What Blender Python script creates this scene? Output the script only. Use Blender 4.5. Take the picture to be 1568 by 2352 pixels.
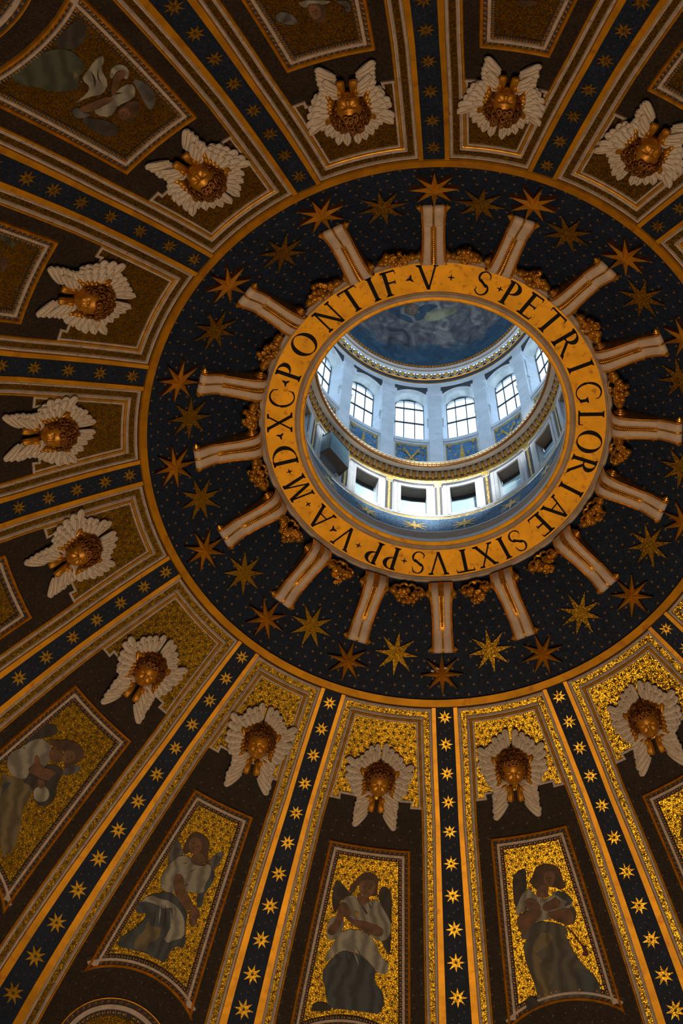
import bpy, bmesh, math, random
from mathutils import Matrix, Vector
for o in list(bpy.data.objects): bpy.data.objects.remove(o, do_unlink=True)
SCN = bpy.context.scene
COL = SCN.collection
# ------------------------------------------------------------------ camera, world, lights, exposure
cam = bpy.data.objects.new('camera', bpy.data.cameras.new('camera')); COL.objects.link(cam)
cam.data.sensor_fit = 'HORIZONTAL'; cam.data.sensor_width = 24.0
cam.data.lens = 3214.705 / 1568 * 24.0
cam.data.clip_end = 300
CR_, CU_, CF_ = Vector((0.998846, -0.020428, 0.043467)), Vector((-0.037791, -0.892825, 0.448815)), Vector((-0.029640, 0.449940, 0.892567))
m = Matrix.Identity(4)
for i in range(3): m[i][0], m[i][1], m[i][2] = CR_[i], CU_[i], -CF_[i]
m.translation = Vector((-1.5922, -18.2154, 0.0)); cam.matrix_world = m
SCN.camera = cam
SCN.view_settings.view_transform = 'Standard'; SCN.view_settings.look = 'None'
SCN.view_settings.exposure = 0.0; SCN.view_settings.gamma = 1.0; SCN.view_settings.use_curve_mapping = False
SCN.render.film_transparent = False
try:
    SCN.cycles.use_denoising = True; SCN.cycles.max_bounces = 8; SCN.cycles.diffuse_bounces = 4; SCN.cycles.glossy_bounces = 3
    SCN.cycles.transparent_max_bounces = 8; SCN.cycles.sample_clamp_indirect = 4.0
except Exception: pass
W = bpy.data.worlds.new('daylight'); SCN.world = W; W.use_nodes = True
bg = W.node_tree.nodes['Background']; bg.inputs[0].default_value = (0.56, 0.77, 1.0, 1); bg.inputs[1].default_value = 3.2
def area(name, loc, size, power, color, target=None, shape='DISK'):
    l = bpy.data.lights.new(name, 'AREA'); l.shape = shape; l.size = size; l.energy = power; l.color = color
    o = bpy.data.objects.new(name, l); COL.objects.link(o); o.location = loc
    d = (Vector(target) - Vector(loc)) if target else Vector((0, 0, 1))
    o.rotation_euler = d.to_track_quat('-Z', 'Y').to_euler(); return o
# warm floodlight of the crossing far below the dome, and daylight on the lantern
area('crossing_floodlight', (0, 1.0, -1.7), 15.0, 6500, (1.0, 0.70, 0.42))
sun = bpy.data.lights.new('sun', 'SUN'); sun.energy = 9.0; sun.angle = math.radians(7); sun.color = (1.0, 0.97, 0.92)
so = bpy.data.objects.new('sun', sun); COL.objects.link(so)
so.rotation_euler = Vector((-0.06, 1.0, -0.93)).to_track_quat('-Z', 'Y').to_euler()
# ------------------------------------------------------------------ dome geometry (metres, dome axis = z)
# dome profile: t = arc length in metres below the gilded ring (negative = up to the inscription ring)
CR=(-6.22742e-05,0.00121379,-0.0131895,0.90188,9.38353)
CZ=(-2.89873e-05,0.000613551,-0.014565,-0.440893,40.0693)
RIB={0:(4.68,.035),1:(-19.06,.12),2:(-39.47,0),3:(-63.43,.13),4:(-85.02,.114),5:(-104.97,-.1),6:(-130.22,.188),7:(-153.84,.212),
     8:(-176.8,.22),9:(-195.85,-.176),10:(-217.77,0),11:(-241.2,0),12:(-264.2,0),13:(-285,0),14:(-306.03,0),15:(-331.69,-.084),16:(4.68-360,.035)}
def poly(c,t):
    v=0.
    for a in c: v=v*t+a
    return v
def prof(t):
    if t<0: return 9.38353+.829*t, 40.0693-.559*t
    return poly(CR,t),poly(CZ,t)
def pnorm(t):
    a=prof(t-.02 if t>.02 else t-.001); b=prof(t+.02); dr,dz=b[0]-a[0],b[1]-a[1]; l=math.hypot(dr,dz)
    return dz/l,-dr/l      # inward normal (r,z): towards axis and down
def D(az,t,h=0.):
    r,z=prof(t); n=pnorm(t); r+=n[0]*h; z+=n[1]*h; a=math.radians(az)
    return (r*math.sin(a),r*math.cos(a),z)
def ribaz(k,t): a,b=RIB[k]; return a+b*max(t,0)
def baymid(b,t): return .5*(ribaz(b,t)+ribaz(b+1,t))
def bayhalf(b,t): return .5*(ribaz(b,t)-ribaz(b+1,t))   # degrees
def goldhw(t): return 2.68-.55*min(1,max(t,0)/4.) if t<4 else 2.13
def bluehw(t): return 1.84-.45*min(1,max(t,0)/4.) if t<4 else 1.39-.008*(t-4)
def B(b,x,t,h=0.):
    r=prof(t)[0]; return D(baymid(b,t)+math.degrees(x/r),t,h)
def xedge(b,t): return math.radians(bayhalf(b,t)-goldhw(t))*prof(t)[0]
def P3(r, az, z): a = math.radians(az); return (r*math.sin(a), r*math.cos(a), z)
BF = {0:1.0,1:1.008,2:.985,3:.978,4:.98,5:.88,6:.806,7:.807,8:.79,9:.795,10:.8,13:.92,14:.915,15:.93}
# ------------------------------------------------------------------ materials
def mat(name): 
    m = bpy.data.materials.new(name); m.use_nodes = True; nt = m.node_tree
    return m, nt, nt.nodes['Principled BSDF']
def nd(nt, t, **kw):
    n = nt.nodes.new(t)
    for k, v in kw.items(): setattr(n, k, v)
    return n
def pos(nt): return nd(nt, 'ShaderNodeNewGeometry').outputs['Position']
def simple(name, col, rough=.6, metal=0., var=.25, scale=3., bump=0., spots=None, detail=6):
    """colour with noise mottling; spots = (colour, scale, low, high)"""
    m, nt, b = mat(name); L = nt.links.new
    n = nd(nt, 'ShaderNodeTexNoise'); n.inputs['Scale'].default_value = scale; n.inputs['Detail'].default_value = detail
    L(pos(nt), n.inputs['Vector'])
    r = nd(nt, 'ShaderNodeValToRGB'); L(n.outputs['Fac'], r.inputs[0])
    lo = tuple(c*(1-var) for c in col); hi = tuple(min(1, c*(1+var)) for c in col)
    r.color_ramp.elements[0].position = .3; r.color_ramp.elements[1].position = .7
    r.color_ramp.elements[0].color = (*lo, 1); r.color_ramp.elements[1].color = (*hi, 1)
    out = r.outputs[0]
    if spots:
        c2, sc, a0, a1 = spots
        n2 = nd(nt, 'ShaderNodeTexNoise'); n2.inputs['Scale'].default_value = sc; n2.inputs['Detail'].default_value = 4; L(pos(nt), n2.inputs['Vector'])
        mr = nd(nt, 'ShaderNodeMapRange'); L(n2.outputs['Fac'], mr.inputs[0]); mr.inputs[1].default_value = a0; mr.inputs[2].default_value = a1
        mx = nd(nt, 'ShaderNodeMix', data_type='RGBA'); L(mr.outputs[0], mx.inputs[0]); L(out, mx.inputs[6]); mx.inputs[7].default_value = (*c2, 1); out = mx.outputs[2]
    L(out, b.inputs['Base Color']); b.inputs['Roughness'].default_value = rough; b.inputs['Metallic'].default_value = metal
    if bump:
        bp = nd(nt, 'ShaderNodeBump'); bp.inputs['Strength'].default_value = bump; bp.inputs['Distance'].default_value = .03; L(n.outputs['Fac'], bp.inputs['Height']); L(bp.outputs[0], b.inputs['Normal'])
    return m
def mosaic(name, col, rough=.35, metal=.9, var=.6, scale=36., jit=.25, patch=None):
    """glass tesserae: every cell has its own tint and tilt"""
    m, nt, b = mat(name); L = nt.links.new; P = pos(nt)
    v = nd(nt, 'ShaderNodeTexVoronoi'); v.inputs['Scale'].default_value = scale; L(P, v.inputs['Vector'])
    sep = nd(nt, 'ShaderNodeSeparateColor'); L(v.outputs['Color'], sep.inputs[0])
    mr = nd(nt, 'ShaderNodeMapRange'); L(sep.outputs[0], mr.inputs[0]); mr.inputs[3].default_value = 1-var; mr.inputs[4].default_value = 1+var
    n2 = nd(nt, 'ShaderNodeTexNoise'); n2.inputs['Scale'].default_value = 1.6; n2.inputs['Detail'].default_value = 5; L(P, n2.inputs['Vector'])
    m2 = nd(nt, 'ShaderNodeMapRange'); L(n2.outputs['Fac'], m2.inputs[0]); m2.inputs[1].default_value = .3; m2.inputs[2].default_value = .7; m2.inputs[3].default_value = .8; m2.inputs[4].default_value = 1.15
    mu = nd(nt, 'ShaderNodeMath', operation='MULTIPLY'); L(mr.outputs[0], mu.inputs[0]); L(m2.outputs[0], mu.inputs[1])
    vm = nd(nt, 'ShaderNodeVectorMath', operation='SCALE'); vm.inputs[0].default_value = col; L(mu.outputs[0], vm.inputs['Scale'])
    out = vm.outputs[0]
    L(out, b.inputs['Base Color']); b.inputs['Roughness'].default_value = rough; b.inputs['Metallic'].default_value = metal
    s = nd(nt, 'ShaderNodeVectorMath', operation='SUBTRACT'); L(v.outputs['Color'], s.inputs[0]); s.inputs[1].default_value = (.5, .5, .5)
    k = nd(nt, 'ShaderNodeVectorMath', operation='SCALE'); L(s.outputs[0], k.inputs[0]); k.inputs['Scale'].default_value = jit
    g = nd(nt, 'ShaderNodeNewGeometry'); ad = nd(nt, 'ShaderNodeVectorMath', operation='ADD'); L(g.outputs['Normal'], ad.inputs[0]); L(k.outputs[0], ad.inputs[1])
    b.inputs['Specular IOR Level'].default_value = .5 if metal > .3 else .15
    no = nd(nt, 'ShaderNodeVectorMath', operation='NORMALIZE'); L(ad.outputs[0], no.inputs[0]); L(no.outputs[0], b.inputs['Normal'])
    return m
M = {}
M['gold_mosaic'] = mosaic('gold_mosaic', (.27, .155, .006), .28, .95, .9, 52, .36)
M['gold_star'] = mosaic('gold_star_mosaic', (.42, .235, .016), .36, .94, .7, 40, .16)
M['star_dark'] = simple('dark_star_mosaic', (.05, .026, .008), .7)
M['blue_mosaic'] = mosaic('night_blue_mosaic', (.010, .018, .040), .6, .0, .5, 30, .10)
M['brown_mosaic'] = mosaic('brown_mosaic', (.026, .018, .013), .65, .0, .5, 30, .10)
M['gold_band'] = simple('gilded_band', (.60, .27, .002), .45, .58, .22, 1.3, .0, ((.42, .15, .008), 3.0, .55, .75))
M['gold_field'] = simple('gilded_inscription_field', (.82, .385, .001), .5, .45, .16, 1.8, 0., ((.36, .13, .008), 5.0, .56, .78))
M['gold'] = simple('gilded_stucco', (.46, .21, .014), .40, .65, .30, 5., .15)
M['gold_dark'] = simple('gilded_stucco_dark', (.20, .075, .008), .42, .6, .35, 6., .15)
M['gold_frame'] = simple('gilded_frame', (.62, .29, .008), .40, .5, .25, 4., .1)
M['gold_face'] = simple('gilded_face', (.46, .20, .014), .42, .5, .2, 4.)
M['gold_bright'] = simple('gilded_stucco_bright', (.78, .40, .04), .30, .8, .2, 5.)
M['marble'] = simple('frame_marble', (.40, .33, .29), .6, 0., .18, 4., .05, ((.20, .16, .14), 9., .60, .72))
M['marble_warm'] = simple('ring_marble', (.42, .33, .26), .55, 0., .2, 2.5, .05)
M['console_marble'] = simple('console_marble', (.56, .45, .37), .55, 0., .08, 6.)
M['plaster'] = simple('wing_stucco', (.56, .50, .44), .7, 0., .14, 14., .2)
M['letter'] = simple('black_inlay', (.003, .0025, .0025), .9)
M['joint'] = simple('dark_joint', (.03, .022, .018), .8)
M['small_star'] = simple('small_star_gold', (.30, .15, .03), .5, .3)
M['small_star_dim'] = simple('small_star_dim', (.075, .036, .012), .5, .3)
M['drum_stone'] = simple('drum_stone', (.22, .17, .13), .8)
# mosaic pictures
def cloth(name, col):
    """woven folds: distorted bands, lit crests and dark hollows of the picture's own drawing"""
    m, nt, b = mat(name); L = nt.links.new; P = pos(nt)
    w = nd(nt, 'ShaderNodeTexWave', wave_type='BANDS', bands_direction='X'); w.inputs['Scale'].default_value = .7; w.inputs['Distortion'].default_value = 11; w.inputs['Detail'].default_value = 3; w.inputs['Detail Scale'].default_value = 1.1; L(P, w.inputs['Vector'])
    r = nd(nt, 'ShaderNodeValToRGB'); L(w.outputs['Fac'], r.inputs[0]); e = r.color_ramp.elements
    e[0].position = .08; e[0].color = (*[c*.62 for c in col], 1); e[1].position = .9; e[1].color = (*[min(1, c*1.2) for c in col], 1); k = e.new(.4); k.color = (*[c*.85 for c in col], 1)
    L(r.outputs[0], b.inputs['Base Color']); b.inputs['Roughness'].default_value = .75; return m
PC = dict(linen=(.22,.21,.18), linen2=(.25,.245,.21), blue_robe=(.042,.055,.068), grey_robe=(.075,.070,.058), ochre_robe=(.125,.10,.052), dark_robe=(.032,.028,.024), green_robe=(.045,.056,.038), red_robe=(.075,.012,.008), wing_dark=(.036,.03,.027), wing_grey=(.09,.09,.09))
for nme, c in PC.items(): M[nme] = cloth('mosaic_' + nme, c)
for nme, c in dict(skin=(.105,.047,.021), face=(.135,.064,.030), hair=(.055,.026,.010), dark_ground=(.02,.016,.012), gold_trim=(.28,.14,.02), feature=(.018,.008,.005)).items(): M[nme] = simple('mosaic_' + nme, c, .7, 0., .55, 3.2, 0., None, 7)
# lantern
M['white_marble'] = simple('lantern_marble', (.62, .66, .70), .5, 0., .10, 1.6, .04, ((.52, .57, .62), 4.5, .58, .70))
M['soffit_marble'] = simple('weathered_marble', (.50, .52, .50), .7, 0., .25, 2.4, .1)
M['brown_stone'] = simple('brown_travertine', (.36, .23, .135), .6, 0., .15, 3.)
M['lantern_blue'] = mosaic('lantern_blue_mosaic', (.085, .19, .33), .6, .0, .5, 26, .2)
M['lantern_gold'] = mosaic('lantern_gold_mosaic', (.70, .48, .14), .4, .6, .5, 26, .3)
M['leaf_gold'] = simple('lantern_gilding', (.60, .35, .06), .4, .25, .2, 6.)
M['dark_panel'] = simple('dark_slate_panel', (.045, .052, .062), .6, 0., .3, 3.)
M['iron'] = simple('window_iron', (.035, .04, .045), .6)
M['shutter'] = simple('pale_blue_shutter', (.42, .60, .68), .5, 0., .08, 2.)
M['case_glass'] = simple('blue_grey_case', (.10, .22, .28), .3, .2, .15, 2.)
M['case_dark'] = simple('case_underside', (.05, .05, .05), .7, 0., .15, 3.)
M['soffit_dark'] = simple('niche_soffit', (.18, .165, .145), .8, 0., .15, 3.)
def glass():
    m, nt, b = mat('window_glass'); L = nt.links.new
    t = nd(nt, 'ShaderNodeBsdfTransparent'); t.inputs[0].default_value = (.96, .98, 1, 1); g = nd(nt, 'ShaderNodeBsdfGlossy'); g.inputs['Roughness'].default_value = .1
    x = nd(nt, 'ShaderNodeMixShader'); x.inputs[0].default_value = .06; L(t.outputs[0], x.inputs[1]); L(g.outputs[0], x.inputs[2]); L(x.outputs[0], nt.nodes['Material Output'].inputs[0]); return m
M['glass'] = glass()
def cupola_mat():
    m, nt, b = mat('painted_cupola'); L = nt.links.new; P = pos(nt)
    sep = nd(nt, 'ShaderNodeSeparateXYZ'); L(P, sep.inputs[0])
    n = nd(nt, 'ShaderNodeTexNoise'); n.inputs['Scale'].default_value = .55; n.inputs['Detail'].default_value = 7; n.inputs['Distortion'].default_value = 1.2; L(P, n.inputs['Vector'])
    n2 = nd(nt, 'ShaderNodeTexNoise'); n2.inputs['Scale'].default_value = 1.3; n2.inputs['Detail'].default_value = 8; n2.inputs['Distortion'].default_value = 1.6; L(P, n2.inputs['Vector'])
    # cloud bank above z ~ 62.4, its edge ragged
    a = nd(nt, 'ShaderNodeMath', operation='MULTIPLY_ADD'); L(n.outputs['Fac'], a.inputs[0]); a.inputs[1].default_value = 2.6; L(sep.outputs[2], a.inputs[2])
    mr = nd(nt, 'ShaderNodeMapRange'); L(a.outputs[0], mr.inputs[0]); mr.inputs[1].default_value = 63.35; mr.inputs[2].default_value = 63.75
    cl = nd(nt, 'ShaderNodeValToRGB'); L(n2.outputs['Fac'], cl.inputs[0])
    e = cl.color_ramp.elements; e[0].position = .30; e[0].color = (.030, .032, .042, 1); e[1].position = .72; e[1].color = (.27, .27, .23, 1)
    k = cl.color_ramp.elements.new(.5); k.color = (.10, .10, .11, 1)
    bl = nd(nt, 'ShaderNodeValToRGB'); L(n2.outputs['Fac'], bl.inputs[0])
    e = bl.color_ramp.elements; e[0].position = .3; e[0].color = (.012, .035, .065, 1); e[1].position = .7; e[1].color = (.045, .105, .16, 1)
    mx = nd(nt, 'ShaderNodeMix', data_type='RGBA'); L(mr.outputs[0], mx.inputs[0]); L(bl.outputs[0], mx.inputs[6]); L(cl.outputs[0], mx.inputs[7])
    L(mx.outputs[2], b.inputs['Base Color']); b.inputs['Roughness'].default_value = .7; return m
M['cupola'] = cupola_mat()
# ------------------------------------------------------------------ helpers
class G:
    """collects polygons; g.v verts, g.f faces, g.m material slot per face"""
    def __init__(s): s.v, s.f, s.m = [], [], []
    def add(s, vs, fs, mi=0):
        n = len(s.v); s.v += [tuple(v) for v in vs]; s.f += [tuple(i+n for i in f) for f in fs]; s.m += [mi]*len(fs)
    def grid(s, rows, mi=0, close=False):
        n = len(s.v); nc = len(rows[0])
        for r in rows: s.v += [tuple(v) for v in r]
        for i in range(len(rows)-1):
            for j in range(nc if close else nc-1):
                k = (j+1) % nc; s.f.append((n+i*nc+j, n+i*nc+k, n+(i+1)*nc+k, n+(i+1)*nc+j)); s.m.append(mi)
    def box(s, fn, x0, x1, y0, y1, z0, z1, mi=0):
        c = [fn(x, y, z) for x in (x0, x1) for y in (y0, y1) for z in (z0, z1)]
        s.add(c, [(0,1,3,2),(4,6,7,5),(0,4,5,1),(2,3,7,6),(0,2,6,4),(1,5,7,3)], mi)
    def tube(s, path, rad, n=6, mi=0, cap=True):
        rows = []; p = [Vector(q) for q in path]
        for i, q in enumerate(p):
            d = (p[min(i+1, len(p)-1)] - p[max(i-1, 0)]).normalized()
            a = d.orthogonal().normalized() if i == 0 else (rows_a - d*rows_a.dot(d)).normalized()
            rows_a = a; b2 = d.cross(a); r = rad[i] if isinstance(rad, (list, tuple)) else rad
            rows.append([q + (a*math.cos(2*math.pi*j/n) + b2*math.sin(2*math.pi*j/n))*r for j in range(n)])
        k = len(s.v); s.grid(rows, mi, True)
        if cap: s.f += [tuple(range(k, k+n)), tuple(range(k+(len(p)-1)*n, k+len(p)*n))]; s.m += [mi, mi]
    def mesh(s, name, mats, smooth=False, origin=None):
        me = bpy.data.meshes.new(name); o = origin or (0, 0, 0)
        me.from_pydata([(v[0]-o[0], v[1]-o[1], v[2]-o[2]) for v in s.v], [], s.f)
        mats = mats if isinstance(mats, (list, tuple)) else [mats]
        for x in mats: me.materials.append(M[x] if isinstance(x, str) else x)
        if len(mats) > 1: me.polygons.foreach_set('material_index', s.m)
        if smooth: me.polygons.foreach_set('use_smooth', [True]*len(s.f))
        me.update(); return me
def tag(o, label=None, cat=None, group=None, kind=None):
    for k, v in (('label', label), ('category', cat), ('group', group), ('kind', kind)):
        if v: o[k] = v
    return o
def link(name, data=None, parent=None, mw=None):
    o = bpy.data.objects.new(name, data); COL.objects.link(o)
    if parent is not None: o.parent = parent
    if mw is not None: o.matrix_local = mw
    return o
def part(name, g, mats, parent=None, smooth=False, origin=None, kind=None, label=None):
    o = link(name, g.mesh(name, mats, smooth, origin), parent)
    if parent is None and origin: o.location = origin
    return tag(o, label, kind=kind)
def empty(name, loc=(0,0,0), mw=None, parent=None):
    o = bpy.data.objects.new(name, None); COL.objects.link(o); o.empty_display_size = .3
    if mw is not None: o.matrix_world = mw
    else: o.location = loc
    return o
def dome_frame(az, t, h=0., roll=0.):
    """matrix: x right, y towards the opening, z out of the wall into the room"""
    a = math.radians(az); n = pnorm(t); rx = Vector((math.cos(a), -math.sin(a), 0)); nz = Vector((n[0]*math.sin(a), n[0]*math.cos(a), n[1])).normalized(); uy = nz.cross(rx)
    mm = Matrix.Identity(4)
    for i in range(3): mm[i][0], mm[i][1], mm[i][2] = rx[i], uy[i], nz[i]
    mm.translation = Vector(D(az, t, h)); return mm @ Matrix.Rotation(math.radians(roll), 4, 'Z')
def bay_az(b, x, t): return baymid(b, t) + math.degrees(x/prof(t)[0])
def frange(a, b, step):
    n = max(1, int(math.ceil(abs(b-a)/step))); return [a+(b-a)*i/n for i in range(n+1)]
def dens(path, step=.45, closed=False):
    out = []; n = len(path)
    for i in range(n if closed else n-1):
        a, b = path[i], path[(i+1) % n]; k = max(1, int(math.ceil(math.hypot(b[0]-a[0], b[1]-a[1])/step)))
        out += [(a[0]+(b[0]-a[0])*j/k, a[1]+(b[1]-a[1])*j/k) for j in range(k)]
    if not closed: out.append(path[-1])
    return out
def offs(path, closed=False):
    """unit mitre normals (left-hand side of travel, in x/t plane)"""
    N = []; n = len(path)
    for i in range(n):
        p = path[(i-1) % n] if (closed or i > 0) else None; q = path[(i+1) % n] if (closed or i < n-1) else None; c = path[i]
        def nn(a, b): d = (b[0]-a[0], b[1]-a[1]); l = math.hypot(*d) or 1; return (-d[1]/l, d[0]/l)
        if p is None: N.append(nn(c, q)); continue
        if q is None: N.append(nn(p, c)); continue
        u, w = nn(p, c), nn(c, q); s = (u[0]+w[0], u[1]+w[1]); d2 = s[0]*s[0]+s[1]*s[1]
        if d2 < .05: N.append(w); continue
        f = min(2.0/d2, 3.2); N.append((s[0]*f, s[1]*f))
    return N
def sweep(g, b, path, prf, closed=False, mi=0):
    N = offs(path, closed); rows = []
    for (x, t), (nx, nt_) in zip(path, N): rows.append([B(b, x+nx*o, t+nt_*o, h) for o, h in prf])
    if closed: rows.append(rows[0])
    g.grid(rows, mi)
def star_poly(n, R, r, rot=0.): return [((R if i % 2 == 0 else r)*math.sin(rot+math.pi*i/n), (R if i % 2 == 0 else r)*math.cos(rot+math.pi*i/n)) for i in range(2*n)]
def flat_star(g, mm, n, R, r, h=0., rot=0., mi=0):
    pts = [mm @ Vector((x, y, h)) for x, y in star_poly(n, R, r, rot)]
    g.add([mm @ Vector((0, 0, h*1.0))] + pts, [(0, i+1, (i+1) % (2*n)+1) for i in range(2*n)], mi)
def star_prism(n, R, r, h):
    g = G(); p = star_poly(n, R, r); k = len(p)
    g.add([(x, y, h) for x, y in p] + [(x, y, 0) for x, y in p] + [(0, 0, h)], [(2*k, (i+1) % k, i) for i in range(k)] + [(i, (i+1) % k, k+(i+1) % k, k+i) for i in range(k)])
    return g
def revolve(g, prf, n=192, a0=0., a1=360., mi=0):
    full = abs(a1-a0-360) < 1e-6
    for (r0, z0), (r1, z1) in zip(prf[:-1], prf[1:]):
        g.grid([[P3(r0, a0+(a1-a0)*i/n, z0) for i in range(n+1)], [P3(r1, a0+(a1-a0)*i/n, z1) for i in range(n+1)]], mi)
def ring_part(name, prf, m_, parent, n=192, smooth=False, label=None):
    g = G(); revolve(g, prf, n); return part(name, g, m_, parent, smooth, label=label)
RND = random.Random(7)
# what the inscription reads, with the azimuth of each sign; letters are read clockwise as seen from below
LET = [('S',165.6),('.',159.3),('P',154.4),('E',146.3),('T',137.3),('R',126.9),('I',116.7),('G',106.4),('L',95.9),('O',86.4),('R',76.2),('I',66.0),('A',56.6),('E',47.4),('S',36.6),('I',30.6),('X',22.9),('T',14.4),('V',4.3),('S',-3.5),('.',-8.9),('P',-14.6),('P',-21.8),('.',-27.9),('V',-34.1),(':',-39.8),('A',-46.4),('.',-54.0),('M',-61.4),('.',-69.3),('D',-76.4),(':',-84.2),('X',-89.6),('C',-99.4),(':',-105.7),('P',-110.8),('O',-122.2),('N',-136.0),('T',-146.5),('I',-154.9),('F',-161.6),(':',-168.5),('V',-174.9),('.',177.1)]
WHERE = {165.6:'the S before PETRI',154.4:'the P of PETRI',146.3:'the E of PETRI',137.3:'the T of PETRI',126.9:'the R of PETRI',116.7:'the I of PETRI',106.4:'the G of GLORIAE',95.9:'the L of GLORIAE',86.4:'the O of GLORIAE',76.2:'the R of GLORIAE',66.0:'the I of GLORIAE',56.6:'the A of GLORIAE',47.4:'the E of GLORIAE',36.6:'the first S of SIXTVS',30.6:'the I of SIXTVS',22.9:'the X of SIXTVS',14.4:'the T of SIXTVS',4.3:'the V of SIXTVS',-3.5:'the last S of SIXTVS',-14.6:'the first P of PP',-21.8:'the second P of PP',-34.1:'the V after PP',-46.4:'the A before M',-61.4:'the letter M',-76.4:'the letter D',-89.6:'the X of XC',-99.4:'the C of XC',-110.8:'the P of PONTIF',-122.2:'the O of PONTIF',-136.0:'the N of PONTIF',-146.5:'the T of PONTIF',-154.9:'the second I of PONTIF',-161.6:'the F of PONTIF',-174.9:'the V after PONTIF'}
def near(az): return min(WHERE.items(), key=lambda kv: abs((kv[0]-az+180) % 360-180))[1].replace('second I','I')
# ------------------------------------------------------------------ structure: dome shell, drum, floor
g = G(); g.grid([[D(a*2.5, t) for a in range(145)] for t in frange(0, 18.7, .5)])
ceiling = part('ceiling', g, 'brown_mosaic', None, True); tag(ceiling, 'brown mosaic shell of the great dome behind ribs and coffers', 'ceiling', None, 'structure')
g = G(); g.grid([[D(a*2.5, t) for a in range(145)] for t in frange(-4.62, 0, .5)])
part('starry_field', g, 'blue_mosaic', ceiling, True, label='near-black blue mosaic band around the inscription ring')
CONS = {0:4.9,15:26.3,14:51.3,13:75.1,12:95.9,11:118.9,10:141.2,9:163.1,8:-176.7,7:-153.9,6:-128.6,5:-104.2,4:-84.5,3:-62.1,2:-39.4,1:-17.5}
g = G()
for i in range(13):
    t = -.42-.30*i; r = prof(t)[0]; n = int(2*math.pi*r/.40)
    for j in range(n):
        az = 360*(j+.5*(i % 2))/n + RND.uniform(-.5, .5); flat_star(g, dome_frame(az, t+RND.uniform(-.05, .05), .012, RND.uniform(0, 45)), 4, .062, .016)
part('small_star', g, 'small_star', ceiling, kind='stuff', label='tiny gold stars scattered over the blue mosaic')
g = G()
for b in range(16):
    for t in frange(4.2, 15, .42):
        w = xedge(b, t)-.5
        for x in frange(-w, w, .42): flat_star(g, dome_frame(bay_az(b, x+RND.uniform(-.06,.06), t), t+RND.uniform(-.06,.06), .008), 4, .045, .014)
part('small_star', g, 'small_star_dim', ceiling, kind='stuff', label='tiny dim gold stars on the brown mosaic')
g = G(); g.grid([[P3(r, a*2.5, z) for a in range(145)] for r, z in ((21.99, 27.3), (22.3, 27), (22.3, -2.2))])
tag(part('wall_drum', g, 'drum_stone', None, True), 'plain stone drum wall below the dome', 'wall', None, 'structure')
g = G(); g.add([P3(22.3, a*5, -2.2) for a in range(72)], [tuple(range(72))])  # added disc over the open void, keeps sky light out from below
tag(part('closing_floor', g, 'drum_stone', None), 'stone floor added to close the void below the dome', 'closing_floor', None, 'structure')
g = G(); g.grid([[D(a*2.5, t, h) for a in range(145)] for t, h in ((-.27, .0), (-.26, .10), (-.02, .10), (0, .02))])
tag(part('trim_1', g, 'gold_band', None), 'thin gilded ring band around the starry blue field', 'trim', None, 'structure')
# ------------------------------------------------------------------ ribs
STAR_T = {0:[.33,1.26,2.26,3.24,4.24,5.31,6.37,7.48,8.55,9.67,10.8],15:[.4,1.31,2.25,3.25,4.3,5.42,6.58,7.72,8.85,10.02,11.13],1:[.42,1.35,2.29,3.3,4.33,5.37,6.43,7.52,8.65,9.79,10.92],2:[.39,1.28,2.2,3.2,4.15,5.21,6.27,7.38,8.46,9.63,10.83,12.04,13.32],3:[.34,1.2,2.12,3.07,4.02,5.07,6.13,7.2],4:[.38,1.2,2.13,3.06,4.04,5.1],5:[.43,1.48,2.5,3.57,4.6],6:[.39,1.32,2.39,3.44,4.46,5.37,6.23,7.3],7:[.51,1.4,2.28,3.24,4.32,5.3,6.28,7.29,8.3],8:[.43,1.37,2.39,3.39,4.43,5.4],9:[.36,1.28,2.22,3.21,4.26,5.32,6.3],10:[.4,1.3,2.25,3.2],13:[],14:[.4,1.3,2.25,3.2],11:[],12:[]}
RIBHOW = {0:'runs straight down the picture',15:'slants down to the lower right',14:'cut by the right edge low down'}
sm = star_prism(8, 1, .40, .03).mesh('mosaic_star', ['gold_star'])
for k in range(16):
    T = frange(0, 17.2, .4); o0 = D(ribaz(k, 6), 6)
    root = empty('trim_%d' % (k+2), o0); tag(root, 'starry blue rib with two gilded bands meeting the ring near %s' % near(ribaz(k, 0)), 'rib', 'ribs of the dome', 'structure')
    def rline(off, h): return [D(ribaz(k, t)+off(t), t, h) for t in T]
    g = G(); g.grid([rline(lambda t: -bluehw(t), .05), rline(lambda t: bluehw(t), .05)]); part('blue_strip', g, 'blue_mosaic', root, False, o0)
    for s in (-1, 1):
        g = G(); g.grid([rline(lambda t: s*bluehw(t), .03), rline(lambda t: s*(bluehw(t)+.02), .10), rline(lambda t: s*(goldhw(t)-.02), .10), rline(lambda t: s*goldhw(t), .0)])
        part('gold_band', g, 'gold_band', root, False, o0)
    ts = STAR_T[k]
    for t in ts:
        R = .80*math.radians(bluehw(t))*prof(t)[0]
        st = link('mosaic_star', sm, root, Matrix.Translation(-Vector(o0)) @ dome_frame(ribaz(k, t), t, .055) @ Matrix.Diagonal((R, R, 1, 1)))
    g = G()
    for t, t2 in zip(ts, ts[1:]+[ts[-1]+1] if ts else []):
        flat_star(g, dome_frame(ribaz(k, t), t, .10), 8, .06, .035, 0, 0, 1)
        for f, w in ((.40, .45), (.6, -.5), (.5, 0)):
            tt = t+(t2-t)*f; flat_star(g, dome_frame(ribaz(k, tt)+w*bluehw(tt), tt, .06), 4, .042, .014)
    if ts: part('small_star', g, ['small_star_dim', 'star_dark'], root, False, o0, 'stuff')
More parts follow.
